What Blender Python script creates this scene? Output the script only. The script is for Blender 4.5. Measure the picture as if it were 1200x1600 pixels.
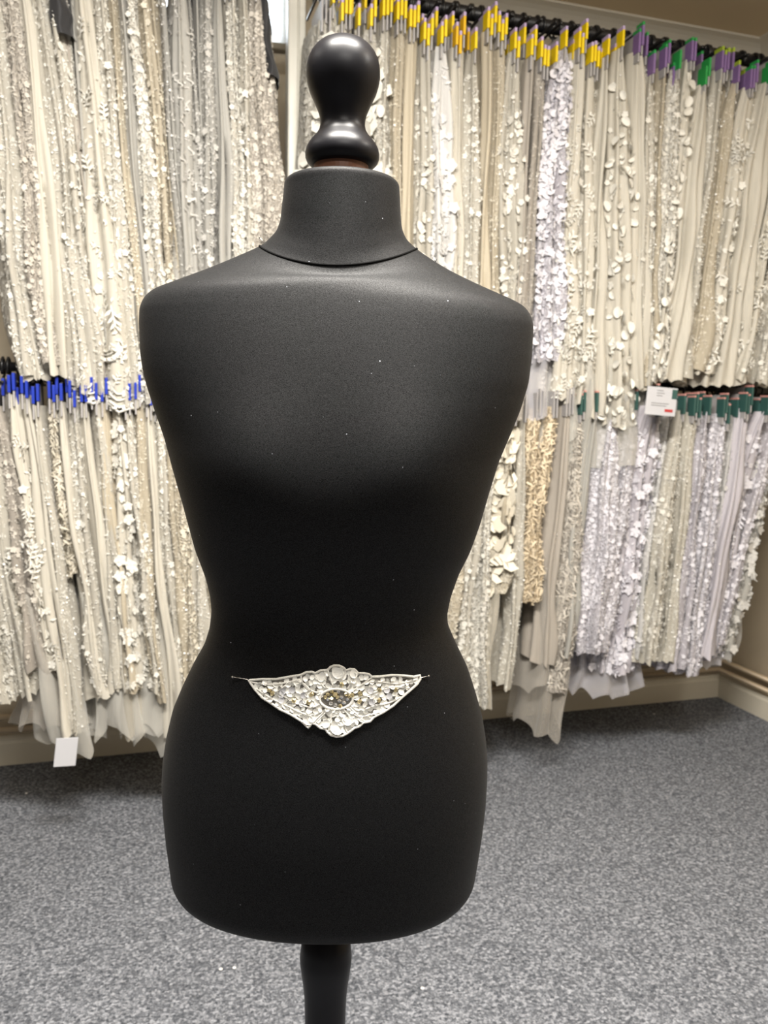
import bpy, bmesh, math, random
import numpy as np
from mathutils import Matrix, Vector

for o in list(bpy.data.objects):
    bpy.data.objects.remove(o)
scene = bpy.context.scene
C = scene.collection
rng = np.random.default_rng(7)
random.seed(7)
PI = math.pi

# ------------------------------------------------------------------ camera
F_PX, CAM_H = 1300.0, 1.2
PITCH, ROLL = math.radians(6.74), math.radians(1.04)
YAW, DIST, CEIL, S_RIGHT = math.radians(-16.92), 2.949, 2.679, 2.445
_f = np.array([0, math.cos(PITCH), -math.sin(PITCH)])
_r0 = np.array([1.0, 0, 0])
_u0 = np.cross(_r0, _f)
_r = _r0 * math.cos(ROLL) + _u0 * math.sin(ROLL)
_u = -_r0 * math.sin(ROLL) + _u0 * math.cos(ROLL)
CAM = np.array([0, 0, CAM_H])

cam_data = bpy.data.cameras.new('camera')
cam = bpy.data.objects.new('camera', cam_data)
C.objects.link(cam)
M = Matrix.Identity(4)
for i in range(3):
    M[i][0], M[i][1], M[i][2], M[i][3] = _r[i], _u[i], -_f[i], CAM[i]
cam.matrix_world = M
cam_data.sensor_fit = 'HORIZONTAL'
cam_data.sensor_width = 36.0
cam_data.lens = F_PX / 1200 * 36.0
cam_data.clip_start = 0.02
cam_data.dof.use_dof = True
cam_data.dof.focus_distance = 0.76
cam_data.dof.aperture_fstop = 15.0
scene.camera = cam

# ------------------------------------------------------------------ world, lights, exposure
world = bpy.data.worlds.new('world')
scene.world = world
world.use_nodes = True
bg = world.node_tree.nodes['Background']
bg.inputs['Color'].default_value = (0.86, 0.93, 1.0, 1)
bg.inputs['Strength'].default_value = 14.0
scene.view_settings.view_transform = 'Standard'
scene.view_settings.look = 'None'
scene.view_settings.gamma = 1.0
scene.view_settings.use_curve_mapping = False
scene.view_settings.exposure = 0.0


def area_light(name, loc, sx, sy, power, color, rotz=0.0, aim=None):
    d = bpy.data.lights.new(name, 'AREA')
    d.shape = 'RECTANGLE'
    d.size, d.size_y, d.energy, d.color = sx, sy, power, color
    o = bpy.data.objects.new(name, d)
    C.objects.link(o)
    o.location = loc
    o.rotation_euler = (0, 0, rotz)
    if aim is not None:
        o.rotation_euler = (Vector(aim) - Vector(loc)).to_track_quat('-Z', 'Y').to_euler()
    return o


WARM = (1.0, 0.955, 0.89)
area_light('panel_or_fill_light', (0.02, 0.60, CEIL - 0.03), 1.1, 0.3, 190, WARM)
area_light('panel_or_fill_light', (1.55, 1.05, CEIL - 0.03), 0.6, 1.1, 5, WARM)
area_light('panel_or_fill_light', (-1.50, 0.90, CEIL - 0.03), 0.6, 1.1, 5, WARM)

area_light('panel_or_fill_light', (0.35, -1.0, CEIL - 0.03), 1.1, 0.3, 34, WARM)  # added front fill, no lamp seen there; brightens the applique


def ceiling_fill(loc, power):  # added point light, no fitting seen; brightens ceiling and upper fabrics
    d = bpy.data.lights.new('ceiling_fill_light', 'POINT')
    d.energy, d.color, d.shadow_soft_size = power, WARM, 0.11
    o = bpy.data.objects.new('ceiling_fill_light', d)
    C.objects.link(o)
    o.location = loc


ceiling_fill((1.35, 0.75, CEIL - 0.28), 32)
ceiling_fill((-1.2, 0.75, CEIL - 0.30), 2.5)


# ------------------------------------------------------------------ helpers: pixels and the wall frame
def ray(px, py):
    return _f + _r * (px - 600) / F_PX + _u * (800 - py) / F_PX


def at_depth(px, py, Y):
    d = ray(px, py)
    return CAM + d * (Y / d[1])


N2 = np.array([math.sin(YAW), math.cos(YAW)])      # into the back wall
T2 = np.array([math.cos(YAW), -math.sin(YAW)])     # along the back wall, to the right
ROTZ = -YAW


def W(s, o, z):
    q = T2 * s + N2 * (DIST - o)
    return np.array([q[0], q[1], z])


def wall_sz(px, py, o):
    """the point of the plane o metres in front of the back wall, as (s, z)"""
    d = ray(px, py)
    k = (DIST - o) / (d[0] * N2[0] + d[1] * N2[1])
    p = CAM + d * k
    return p[0] * T2[0] + p[1] * T2[1], p[2]


# ------------------------------------------------------------------ helpers: materials
def new_mat(name):
    m = bpy.data.materials.new(name)
    m.use_nodes = True
    nt = m.node_tree
    return m, nt, nt.nodes['Principled BSDF'], nt.nodes['Material Output']


def nd(nt, kind, **kw):
    n = nt.nodes.new(kind)
    for k, v in kw.items():
        if k in n.inputs:
            n.inputs[k].default_value = v
        else:
            setattr(n, k, v)
    return n


def plain(name, col, rough=0.5, metal=0.0, spec=0.5, noise=0.0, nscale=40.0, bump=0.0, sheen=0.0):
    m, nt, b, out = new_mat(name)
    b.inputs['Base Color'].default_value = (*col, 1)
    b.inputs['Roughness'].default_value = rough
    b.inputs['Metallic'].default_value = metal
    b.inputs['Specular IOR Level'].default_value = spec
    b.inputs['Sheen Weight'].default_value = sheen
    tc = nd(nt, 'ShaderNodeTexCoord')
    no = nd(nt, 'ShaderNodeTexNoise', Scale=nscale, Detail=3.0)
    nt.links.new(tc.outputs['Object'], no.inputs['Vector'])
    rp = nd(nt, 'ShaderNodeMapRange')
    rp.inputs['To Min'].default_value = 1 - noise
    rp.inputs['To Max'].default_value = 1 + noise
    nt.links.new(no.outputs['Fac'], rp.inputs['Value'])
    mx = nd(nt, 'ShaderNodeMix', data_type='RGBA', blend_type='MULTIPLY')
    mx.inputs['Factor'].default_value = 1
    mx.inputs['A'].default_value = (*col, 1)
    mx.inputs[6].default_value = (*col, 1)
    nt.links.new(rp.outputs['Result'], mx.inputs[7])
    nt.links.new(mx.outputs[2], b.inputs['Base Color'])
    if bump:
        bp = nd(nt, 'ShaderNodeBump', Strength=bump, Distance=0.002)
        nt.links.new(no.outputs['Fac'], bp.inputs['Height'])
        nt.links.new(bp.outputs['Normal'], b.inputs['Normal'])
    return m


def lace_mat(name, net, thread, cover=0.5, scale=70.0, sheen=0.2):
    """woven net with an allover embroidered pattern: colour and relief of the pattern only"""
    m, nt, b, out = new_mat(name)
    tc = nd(nt, 'ShaderNodeTexCoord')
    oi = nd(nt, 'ShaderNodeObjectInfo')
    mul = nd(nt, 'ShaderNodeMath', operation='MULTIPLY')
    mul.inputs[1].default_value = 37.0
    nt.links.new(oi.outputs['Random'], mul.inputs[0])
    add = nd(nt, 'ShaderNodeVectorMath', operation='ADD')
    nt.links.new(tc.outputs['Object'], add.inputs[0])
    nt.links.new(mul.outputs[0], add.inputs[1])
    mp = nd(nt, 'ShaderNodeMapping')
    mp.inputs['Scale'].default_value = (1.0, 0.8, 0.55)
    nt.links.new(add.outputs[0], mp.inputs['Vector'])
    n1 = nd(nt, 'ShaderNodeTexNoise', Scale=26.0, Detail=2.0)
    nt.links.new(mp.outputs[0], n1.inputs['Vector'])
    w = nd(nt, 'ShaderNodeMix', data_type='VECTOR')
    w.inputs[0].default_value = 0.045
    nt.links.new(mp.outputs[0], w.inputs[4])
    nt.links.new(n1.outputs['Color'], w.inputs[5])
    vo = nd(nt, 'ShaderNodeTexVoronoi', Scale=scale, feature='DISTANCE_TO_EDGE')
    nt.links.new(w.outputs[1], vo.inputs['Vector'])
    n2 = nd(nt, 'ShaderNodeTexNoise', Scale=9.0, Detail=4.0, Roughness=0.65)
    nt.links.new(add.outputs[0], n2.inputs['Vector'])
    r1 = nd(nt, 'ShaderNodeMapRange', interpolation_type='SMOOTHSTEP')
    r1.inputs['From Min'].default_value = 0.20
    r1.inputs['From Max'].default_value = 0.02
    nt.links.new(vo.outputs['Distance'], r1.inputs['Value'])
    r2 = nd(nt, 'ShaderNodeMapRange', interpolation_type='SMOOTHSTEP')
    r2.inputs['From Min'].default_value = 0.72 - 0.5 * cover
    r2.inputs['From Max'].default_value = 0.86 - 0.5 * cover
    nt.links.new(n2.outputs['Fac'], r2.inputs['Value'])
    mm = nd(nt, 'ShaderNodeMath', operation='MULTIPLY')
    nt.links.new(r1.outputs[0], mm.inputs[0])
    nt.links.new(r2.outputs[0], mm.inputs[1])
    # fine vertical threads of the net
    n3 = nd(nt, 'ShaderNodeTexNoise', Scale=1.0, Detail=2.0)
    mp3 = nd(nt, 'ShaderNodeMapping')
    mp3.inputs['Scale'].default_value = (300, 220, 3)
    nt.links.new(add.outputs[0], mp3.inputs['Vector'])
    nt.links.new(mp3.outputs[0], n3.inputs['Vector'])
    r3 = nd(nt, 'ShaderNodeMapRange')
    r3.inputs['To Min'].default_value = 0.84
    r3.inputs['To Max'].default_value = 1.14
    nt.links.new(n3.outputs['Fac'], r3.inputs['Value'])
    mx0 = nd(nt, 'ShaderNodeMix', data_type='RGBA', blend_type='MULTIPLY')
    mx0.inputs[0].default_value = 1
    mx0.inputs[6].default_value = (*net, 1)
    nt.links.new(r3.outputs[0], mx0.inputs[7])
    mx = nd(nt, 'ShaderNodeMix', data_type='RGBA')
    nt.links.new(mm.outputs[0], mx.inputs[0])
    nt.links.new(mx0.outputs[2], mx.inputs[6])
    mx.inputs[7].default_value = (*thread, 1)
    nt.links.new(mx.outputs[2], b.inputs['Base Color'])
    b.inputs['Roughness'].default_value = 0.65
    b.inputs['Sheen Weight'].default_value = sheen
    hs = nd(nt, 'ShaderNodeMath', operation='MULTIPLY_ADD')
    hs.inputs[1].default_value = 0.3
    nt.links.new(n3.outputs['Fac'], hs.inputs[0])
    nt.links.new(mm.outputs[0], hs.inputs[2])
    bp = nd(nt, 'ShaderNodeBump', Strength=0.8, Distance=0.004)
    nt.links.new(hs.outputs[0], bp.inputs['Height'])
    nt.links.new(bp.outputs['Normal'], b.inputs['Normal'])
    tr = nd(nt, 'ShaderNodeBsdfTranslucent')
    nt.links.new(mx.outputs[2], tr.inputs['Color'])
    ms = nd(nt, 'ShaderNodeMixShader')
    ms.inputs[0].default_value = 0.22
    nt.links.new(b.outputs[0], ms.inputs[1])
    nt.links.new(tr.outputs[0], ms.inputs[2])
    nt.links.new(ms.outputs[0], out.inputs['Surface'])
    return m


def sheer_mat(name, col, alpha):
    m, nt, b, out = new_mat(name)
    b.inputs['Base Color'].default_value = (*col, 1)
    b.inputs['Roughness'].default_value = 0.6
    b.inputs['Sheen Weight'].default_value = 0.3
    lw = nd(nt, 'ShaderNodeLayerWeight', Blend=0.25)
    mr = nd(nt, 'ShaderNodeMapRange')
    mr.inputs['To Min'].default_value = alpha
    mr.inputs['To Max'].default_value = 0.85
    nt.links.new(lw.outputs['Facing'], mr.inputs['Value'])
    nt.links.new(mr.outputs[0], b.inputs['Alpha'])
    return m


TONES = {  # net colour, thread colour
    'ivory': ((0.50, 0.47, 0.40), (0.69, 0.67, 0.605)),
    'cream': ((0.46, 0.405, 0.305), (0.66, 0.61, 0.50)),
    'grey': ((0.34, 0.33, 0.30), (0.53, 0.515, 0.48)),
    'white': ((0.55, 0.54, 0.52), (0.68, 0.67, 0.655)),
    'lilac white': ((0.46, 0.435, 0.465), (0.70, 0.685, 0.725)),
    'beige': ((0.43, 0.335, 0.21), (0.70, 0.59, 0.42)),
    'taupe': ((0.35, 0.315, 0.27), (0.55, 0.51, 0.445)),
    'black': ((0.02, 0.02, 0.022), (0.03, 0.03, 0.034)),
}
LACE = {}
for t_, (a_, b_) in TONES.items():
    LACE[t_, 'open'] = lace_mat('lace ' + t_, a_, b_, 0.35, 75)
    LACE[t_, 'full'] = lace_mat('full lace ' + t_, a_, b_, 0.75, 95)
    LACE[t_, 'tulle'] = lace_mat('tulle ' + t_, tuple(x * 1.22 for x in a_), b_, 0.05, 60)
    LACE[t_, 'sheer'] = sheer_mat('sheer ' + t_, tuple(min(1, x * 0.95) for x in b_), 0.36)
    LACE[t_, 'thread'] = plain('thread ' + t_, b_, 0.6, noise=0.12, nscale=300, sheen=0.2)
MAT = {
    'bead': plain('pearl bead', (0.92, 0.90, 0.86), 0.12, spec=1.0),
    'card': plain('header card', (0.36, 0.345, 0.34), 0.35, noise=0.06),
    'yellow': plain('yellow sticker', (0.80, 0.58, 0.0), 0.4),
    'amber': plain('amber sticker', (0.72, 0.42, 0.0), 0.4),
    'purple': plain('purple sticker', (0.20, 0.12, 0.28), 0.4),
    'lilac': plain('lilac sticker edge', (0.46, 0.36, 0.56), 0.4),
    'green': plain('green sticker', (0.02, 0.28, 0.06), 0.4),
    'lime': plain('lime sticker', (0.30, 0.40, 0.03), 0.4),
    'bottle': plain('bottle green sticker', (0.03, 0.085, 0.075), 0.4),
    'pink': plain('pink sticker edge', (0.52, 0.25, 0.22), 0.4),
    'blue': plain('blue sticker', (0.008, 0.03, 0.33), 0.4),
    'red': plain('red print', (0.42, 0.03, 0.03), 0.5),
    'white': plain('white card', (0.50, 0.50, 0.52), 0.5),
    'print': plain('grey print', (0.10, 0.10, 0.10), 0.6),
    'black': plain('black plastic', (0.012, 0.012, 0.014), 0.38),
    'steel': plain('steel pin', (0.62, 0.60, 0.56), 0.25, metal=1.0),
}


# ------------------------------------------------------------------ helpers: meshes and objects
def link(o, parent=None):
    C.objects.link(o)
    if parent is not None:
        o.parent = parent
    return o


def mesh_obj(name, verts, faces, mats, parent=None, smooth=True, midx=None):
    me = bpy.data.meshes.new(name)
    me.from_pydata([tuple(map(float, v)) for v in verts], [], [tuple(map(int, f)) for f in faces])
    for m in (mats if isinstance(mats, (list, tuple)) else [mats]):
        me.materials.append(m)
    if smooth:
        me.polygons.foreach_set('use_smooth', [True] * len(me.polygons))
    if midx is not None:
        me.polygons.foreach_set('material_index', midx)
    me.update()
    return link(bpy.data.objects.new(name, me), parent)


def share(name, me, parent, loc=(0, 0, 0), mat=None):
    o = bpy.data.objects.new(name, me)
    o.location = loc
    return link(o, parent)


def empty(name, loc, rotz=0.0):
    o = bpy.data.objects.new(name, None)
    o.empty_display_size = 0.05
    o.location = tuple(map(float, loc))
    o.rotation_euler = (0, 0, rotz)
    return link(o)


def tag(o, label=None, cat=None, group=None, kind=None):
    if label: o['label'] = label
    if cat: o['category'] = cat
    if group: o['group'] = group
    if kind: o['kind'] = kind
    return o


class MB:
    """collects shapes for one mesh"""

    def __init__(self):
        self.v, self.f = [], []

    def add(self, v, f):
        n = len(self.v)
        self.v += [tuple(p) for p in v]
        self.f += [tuple(i + n for i in q) for q in f]
        return self

    def box(self, a, b, bevel=0.0):
        x0, y0, z0 = a
        x1, y1, z1 = b
        if bevel <= 0:
            v = [(x, y, z) for x in (x0, x1) for y in (y0, y1) for z in (z0, z1)]
            f = [(0, 1, 3, 2), (4, 6, 7, 5), (0, 4, 5, 1), (2, 3, 7, 6), (0, 2, 6, 4), (1, 5, 7, 3)]
            return self.add(v, f)
        bm = bmesh.new()
        bmesh.ops.create_cube(bm, size=1.0)
        for q in bm.verts:
            q.co = Vector(((x0 + x1) / 2 + q.co.x * (x1 - x0), (y0 + y1) / 2 + q.co.y * (y1 - y0), (z0 + z1) / 2 + q.co.z * (z1 - z0)))
        bmesh.ops.bevel(bm, geom=bm.edges[:], offset=bevel, segments=2, affect='EDGES', profile=0.5)
        bm.verts.ensure_lookup_table()
        self.add([q.co[:] for q in bm.verts], [[q.index for q in f.verts] for f in bm.faces])
        bm.free()
        return self

    def tube(self, pts, r, n=8, closed=False, caps=True):
        pts = [np.array(p, float) for p in pts]
        rs = r if isinstance(r, (list, tuple, np.ndarray)) else [r] * len(pts)
        m = len(pts)
        V, Fc = [], []
        up = None
        for i, p in enumerate(pts):
            a = pts[(i - 1) % m] if closed else pts[max(i - 1, 0)]
            b = pts[(i + 1) % m] if closed else pts[min(i + 1, m - 1)]
            d = b - a
            d /= (np.linalg.norm(d) + 1e-12)
            if up is None:
                up = np.array([0, 0, 1.0]) if abs(d[2]) < 0.9 else np.array([1.0, 0, 0])
            e1 = np.cross(d, up)
            e1 /= (np.linalg.norm(e1) + 1e-12)
            e2 = np.cross(e1, d)
            up = e2
            for k in range(n):
                t = 2 * PI * k / n
                V.append(p + rs[i] * (math.cos(t) * e1 + math.sin(t) * e2))
        for i in range(m if closed else m - 1):
            j = (i + 1) % m
            for k in range(n):
                l = (k + 1) % n
                Fc.append((i * n + k, j * n + k, j * n + l, i * n + l))
        if caps and not closed:
            Fc.append(tuple(range(n)))
            Fc.append(tuple((m - 1) * n + k for k in reversed(range(n))))
        return self.add(V, Fc)

    def lathe(self, prof, cx, cy, n=48):
        """prof: (radius, z) or (radius, z, dx)"""
        V, Fc = [], []
        for q in prof:
            dx = q[2] if len(q) > 2 else 0
            for k in range(n):
                t = 2 * PI * k / n
                V.append((cx + dx + q[0] * math.cos(t), cy + q[0] * math.sin(t), q[1]))
        for i in range(len(prof) - 1):
            for k in range(n):
                l = (k + 1) % n
                Fc.append((i * n + k, i * n + l, (i + 1) * n + l, (i + 1) * n + k))
        Fc.append(tuple(range(n)))
        Fc.append(tuple((len(prof) - 1) * n + k for k in reversed(range(n))))
        return self.add(V, Fc)

    def build(self, name, mat, parent=None, smooth=False):
        o = mesh_obj(name, self.v, self.f, mat, parent, smooth)
        bm = bmesh.new()
        bm.from_mesh(o.data)
        bmesh.ops.recalc_face_normals(bm, faces=bm.faces[:])
        bm.to_mesh(o.data)
        bm.free()
        return o


def wall_place(o, s=0.0, off=0.0, z=0.0):
    """put an object built in wall coordinates (x along, y into the wall, z up) at (s, off, z)"""
    o.location = tuple(map(float, W(s, off, z)))
    o.rotation_euler = (0, 0, ROTZ)
    return o


# ------------------------------------------------------------------ setting
def carpet_mat():
    m, nt, b, out = new_mat('carpet')
    tc = nd(nt, 'ShaderNodeTexCoord')
    n0 = nd(nt, 'ShaderNodeTexNoise', Scale=120.0, Detail=3.0, Roughness=0.7)
    n2 = nd(nt, 'ShaderNodeTexNoise', Scale=22.0, Detail=3.0)
    vo = nd(nt, 'ShaderNodeTexVoronoi', Scale=165.0)
    for n in (n0, n2, vo):
        nt.links.new(tc.outputs['Object'], n.inputs['Vector'])
    sep = nd(nt, 'ShaderNodeSeparateColor')
    nt.links.new(vo.outputs['Color'], sep.inputs[0])
    n1 = nd(nt, 'ShaderNodeMix', data_type='FLOAT')
    n1.inputs[0].default_value = 0.24
    nt.links.new(n0.outputs['Fac'], n1.inputs[2])
    nt.links.new(sep.outputs[0], n1.inputs[3])
    cr = nd(nt, 'ShaderNodeValToRGB')
    e = cr.color_ramp.elements
    e[0].position, e[0].color = 0.30, (0.042, 0.046, 0.054, 1)
    e[1].position, e[1].color = 0.70, (0.30, 0.31, 0.335, 1)
    x = e.new(0.5)
    x.color = (0.120, 0.126, 0.140, 1)
    nt.links.new(n1.outputs[0], cr.inputs['Fac'])
    r = nd(nt, 'ShaderNodeMapRange')
    r.inputs['To Min'].default_value, r.inputs['To Max'].default_value = 0.78, 1.22
    nt.links.new(n2.outputs['Fac'], r.inputs['Value'])
    mx = nd(nt, 'ShaderNodeMix', data_type='RGBA', blend_type='MULTIPLY')
    mx.inputs[0].default_value = 1
    nt.links.new(cr.outputs[0], mx.inputs[6])
    nt.links.new(r.outputs[0], mx.inputs[7])
    nt.links.new(mx.outputs[2], b.inputs['Base Color'])
    b.inputs['Roughness'].default_value = 0.95
    b.inputs['Specular IOR Level'].default_value = 0.1
    ad = nd(nt, 'ShaderNodeMath', operation='ADD')
    nt.links.new(n1.outputs[0], ad.inputs[0])
    nt.links.new(vo.outputs['Distance'], ad.inputs[1])
    bp = nd(nt, 'ShaderNodeBump', Strength=0.45, Distance=0.005)
    nt.links.new(ad.outputs[0], bp.inputs['Height'])
    nt.links.new(bp.outputs['Normal'], b.inputs['Normal'])
    return m


S_LEFT, O_FRONT = -2.6, 5.2
m_wall = plain('wall paint', (0.60, 0.52, 0.39), 0.7, noise=0.04, nscale=5, bump=0.05)
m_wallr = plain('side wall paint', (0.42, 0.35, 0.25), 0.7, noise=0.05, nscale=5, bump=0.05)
m_ceil = plain('ceiling paint', (0.88, 0.74, 0.52), 0.85, noise=0.03, nscale=4)
m_cove = plain('coving paint', (0.90, 0.86, 0.76), 0.6, noise=0.03, nscale=6)
m_skirt = plain('skirting paint', (0.66, 0.61, 0.50), 0.4, noise=0.05, nscale=9)
m_gloss = plain('white gloss paint', (0.74, 0.72, 0.64), 0.25, noise=0.04, nscale=8)
m_pipe = plain('pipe paint', (0.47, 0.37, 0.25), 0.35, noise=0.08, nscale=12)


def struct(o):
    return tag(o, kind='structure')


OX = S_LEFT - 0.1
fl = MB().box((S_LEFT - 0.1, -O_FRONT - 0.1, -0.06), (S_RIGHT + 0.1, 0.12, 0)).build('floor', carpet_mat())
struct(wall_place(fl))
ce = MB().box((S_LEFT - 0.1, -O_FRONT - 0.1, CEIL), (S_RIGHT + 0.1, 0.12, CEIL + 0.06)).build('ceiling', m_ceil)
struct(wall_place(ce))
# window opening in the back wall
WS0, WZ0 = wall_sz(105, 22, 0.0)[0], wall_sz(360, 61, 0.0)[1]
WS1, WZ1 = wall_sz(451, 30, 0.0)[0], CEIL - 0.015
wb = MB()
wb.box((S_LEFT - 0.1, 0, 0), (WS0, 0.12, CEIL))
wb.box((WS1, 0, 0), (S_RIGHT + 0.1, 0.12, CEIL))
wb.box((WS0, 0, 0), (WS1, 0.12, WZ0))
wb.box((WS0, 0, WZ1), (WS1, 0.12, CEIL))
struct(wall_place(wb.build('wall_back', m_wall)))
struct(wall_place(MB().box((S_RIGHT, -O_FRONT - 0.1, 0), (S_RIGHT + 0.1, 0, CEIL)).build('wall_right', m_wallr)))
m_dim = plain('dark far wall paint', (0.09, 0.085, 0.08), 0.8, noise=0.05, nscale=5)  # for the unseen walls, made dark to cut bounce light on the form
struct(wall_place(MB().box((S_LEFT - 0.1, -O_FRONT - 0.1, 0), (S_LEFT, 0, CEIL)).build('wall_left', m_dim)))
struct(wall_place(MB().box((S_LEFT, -O_FRONT - 0.1, 0), (S_RIGHT, -O_FRONT, CEIL)).build('wall_front', m_dim)))

# window: frame, pane, venetian blind
win = tag(empty('window_1', W((WS0 + WS1) / 2, 0, WZ0), ROTZ), kind='structure')
hwid, hh = (WS1 - WS0) / 2, WZ1 - WZ0
fr = MB()
for a, b in (((-hwid, .05, 0), (-hwid + .03, .10, hh)), ((hwid - .03, .05, 0), (hwid, .10, hh)), ((-hwid, .05, 0), (hwid, .10, .025)), ((-hwid, .05, hh - .025), (hwid, .10, hh))):
    fr.box(a, b, .003)
fr.build('window_frame', m_gloss, win)
gl, ntg, bg_, _ = new_mat('window glass')
bg_.inputs['Transmission Weight'].default_value = 1.0
bg_.inputs['Roughness'].default_value = 0.0
bg_.inputs['IOR'].default_value = 1.02
MB().box((-hwid + .03, .074, .025), (hwid - .03, .078, hh - .025)).build('pane', gl, win)
MB().box((-hwid - .01, -.03, -.022), (hwid, .05, 0.0), .004).build('window_sill', plain('sill paint', (0.30, 0.27, 0.21), 0.5), win)
m_slat, nts, bs, outs = new_mat('blind slat')
bs.inputs['Base Color'].default_value = (0.86, 0.88, 0.90, 1)
tr_ = nd(nts, 'ShaderNodeBsdfTranslucent', Color=(0.92, 0.94, 0.96, 1))
mxs = nd(nts, 'ShaderNodeMixShader')
mxs.inputs[0].default_value = 0.6
nts.links.new(bs.outputs[0], mxs.inputs[1])
nts.links.new(tr_.outputs[0], mxs.inputs[2])
nts.links.new(mxs.outputs[0], outs.inputs['Surface'])
slat = None
ns = max(4, int(hh / 0.0105))
for i in range(ns):
    z = 0.004 + i * (hh - 0.01) / ns
    if slat is None:
        a = math.radians(58)
        q = MB()
        q.add([(-hwid + .02, -.006 * math.cos(a), -.0075), (hwid - .005, -.006 * math.cos(a), -.0075), (hwid - .005, 0.0025, 0), (-hwid + .02, 0.0025, 0), (hwid - .005, .006 * math.cos(a), .0075), (-hwid + .02, .006 * math.cos(a), .0075)],
              [(0, 1, 2, 3), (3, 2, 4, 5)])
        slat = mesh_obj('blind_slat', q.v, q.f, m_slat, win)
        slat.location = (0, .03, z)
    else:
        share('blind_slat', slat.data, win, (0, .03, z))

# white boxed post between the two hanging bays
ps0, _z = wall_sz(450.5, 60, 0.42)
ps1, _z = wall_sz(478, 60, 0.42)
pw = ps1 - ps0
post = tag(empty('rack_post', W((ps0 + ps1) / 2, 0.40, 0), ROTZ), 'white painted square upright between the upper left and upper right racks', 'post')
MB().box((-pw / 2, -.02, 0.012), (pw / 2, .03, CEIL - .014), .005).build('shaft', m_gloss, post)
MB().box((-pw / 2 - .015, -.035, 0), (pw / 2 + .015, .045, .012), .003).build('foot_plate', m_gloss, post)
MB().box((-pw / 2 - .015, -.035, CEIL - .014), (pw / 2 + .015, .045, CEIL - .001), .003).build('top_plate', m_gloss, post)
MB().tube([(.004, -.021, 0.02), (.004, -.021, CEIL - .02)], .004, 8).build('edge_bead', m_gloss, post, True)

# coving
cv, CR = [], 0.075
prof = [(0, 0)] + [(CR * (1 - math.sin(t)), CR * (1 - math.cos(t))) for t in np.linspace(0, PI / 2, 7)]
# profile as (out from wall, down from ceiling)
prof = [(0, 0), (CR + .01, 0), (CR + .01, .008)] + [(CR * (1 - math.sin(t)) + .006, .008 + CR * (1 - math.cos(t))) for t in np.linspace(0.05, PI / 2, 7)] + [(.006, CR + .02), (0, CR + .02)]


def run_profile(pr, p0, p1, name, mat):
    """extrude an (out, up) profile along x from p0 to p1 in wall coordinates; mitre towards +x end handled by the caller"""
    V = [(p0, -a, b) for a, b in pr] + [(p1, -a, b) for a, b in pr]
    n = len(pr)
    Fc = [(i, (i + 1) % n, n + (i + 1) % n, n + i) for i in range(n)] + [tuple(range(n)), tuple(n + i for i in reversed(range(n)))]
    return MB().add(V, Fc).build(name, mat)


pr_c = [(a, CEIL - b) for a, b in prof]
struct(wall_place(run_profile(pr_c, WS1 + .03, S_RIGHT, 'trim_1', m_cove)))


def run_profile_r(pr, y0, y1, name, mat):
    V = [(S_RIGHT - a, y0, b) for a, b in pr] + [(S_RIGHT - a, y1, b) for a, b in pr]
    n = len(pr)
    Fc = [(i, (i + 1) % n, n + (i + 1) % n, n + i) for i in range(n)] + [tuple(range(n)), tuple(n + i for i in reversed(range(n)))]
    return MB().add(V, Fc).build(name, mat)


struct(wall_place(run_profile_r(pr_c, -O_FRONT, -.02, 'trim_2', m_cove)))
sk = [(0, 0), (.018, 0), (.018, .075), (.014, .085), (.014, .092), (.008, .100), (0, .103)]
struct(wall_place(run_profile(sk, S_LEFT, S_RIGHT - .004, 'baseboard_back', m_skirt)))
struct(wall_place(run_profile_r(sk, -O_FRONT, -.004, 'baseboard_right', m_skirt)))
# heating pipes clipped above the skirting, one pair along each wall
for k, (zz, rr) in enumerate(((0.128, .011), (0.172, .011))):
    p = MB().tube([(-1.2, -.03, zz), (S_RIGHT - .03, -.03, zz), (S_RIGHT - .03, -O_FRONT + .4, zz)], rr, 10).build('trim_%d' % (3 + k), m_pipe, None, True)
    struct(wall_place(p))
    for (x, y) in ((-.2, -.03), (.9, -.03), (1.75, -.03), (S_RIGHT - .03, -.55), (S_RIGHT - .03, -1.8)):
        along = y > -.05
        c = MB().box((x - .008, -.046, zz - .014), (x + .008, -.001, zz + .014), .003) if along else MB().box((x - .016, y - .008, zz - .014), (S_RIGHT - .001, y + .008, zz + .014), .003)
        c.build('pipe_clip', m_skirt, p)

# ------------------------------------------------------------------ dress form
DEP = 0.83
SIL_L = [(450, 258), (447, 268), (445, 285), (444, 300), (441, 325), (439, 345), (433, 362), (413, 382), (390, 393), (360, 406), (330, 419), (300, 431), (270, 443), (250, 450), (236, 458), (226, 469), (221, 484), (221, 505), (224, 550), (229, 580), (236, 605), (250, 645), (264, 683), (278, 733), (292, 783), (309, 854), (324, 896), (331, 926), (333, 950), (330, 976), (322, 1002), (306, 1030), (289, 1065), (274, 1101), (264.5, 1142), (259.5, 1177), (258, 1209), (260, 1250), (265, 1300), (272, 1350), (276, 1385)]
SIL_R = [(619, 262), (622, 274), (624, 292), (625, 310), (626, 335), (628, 358), (635, 375), (654, 392), (676, 407), (700, 422), (725, 435), (745, 445), (775, 459), (800, 470), (818, 480), (828, 493), (832, 508), (831.5, 525), (829, 560), (823.5, 600), (811, 640), (796.5, 675), (777, 720), (761.5, 770), (748.5, 817), (733.5, 860), (717, 893), (704, 930), (698.5, 957), (699.5, 975), (712.5, 1005), (730, 1041), (742, 1078), (752.5, 1115), (758, 1150), (760.5, 1180), (760, 1212), (757.5, 1250), (752, 1295), (744, 1345), (738, 1380)]


def sil(pts):
    q = np.array([at_depth(x, y, DEP) for x, y in pts])
    zz, xx = q[::-1, 2], q[::-1, 0]
    return zz, xx


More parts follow.
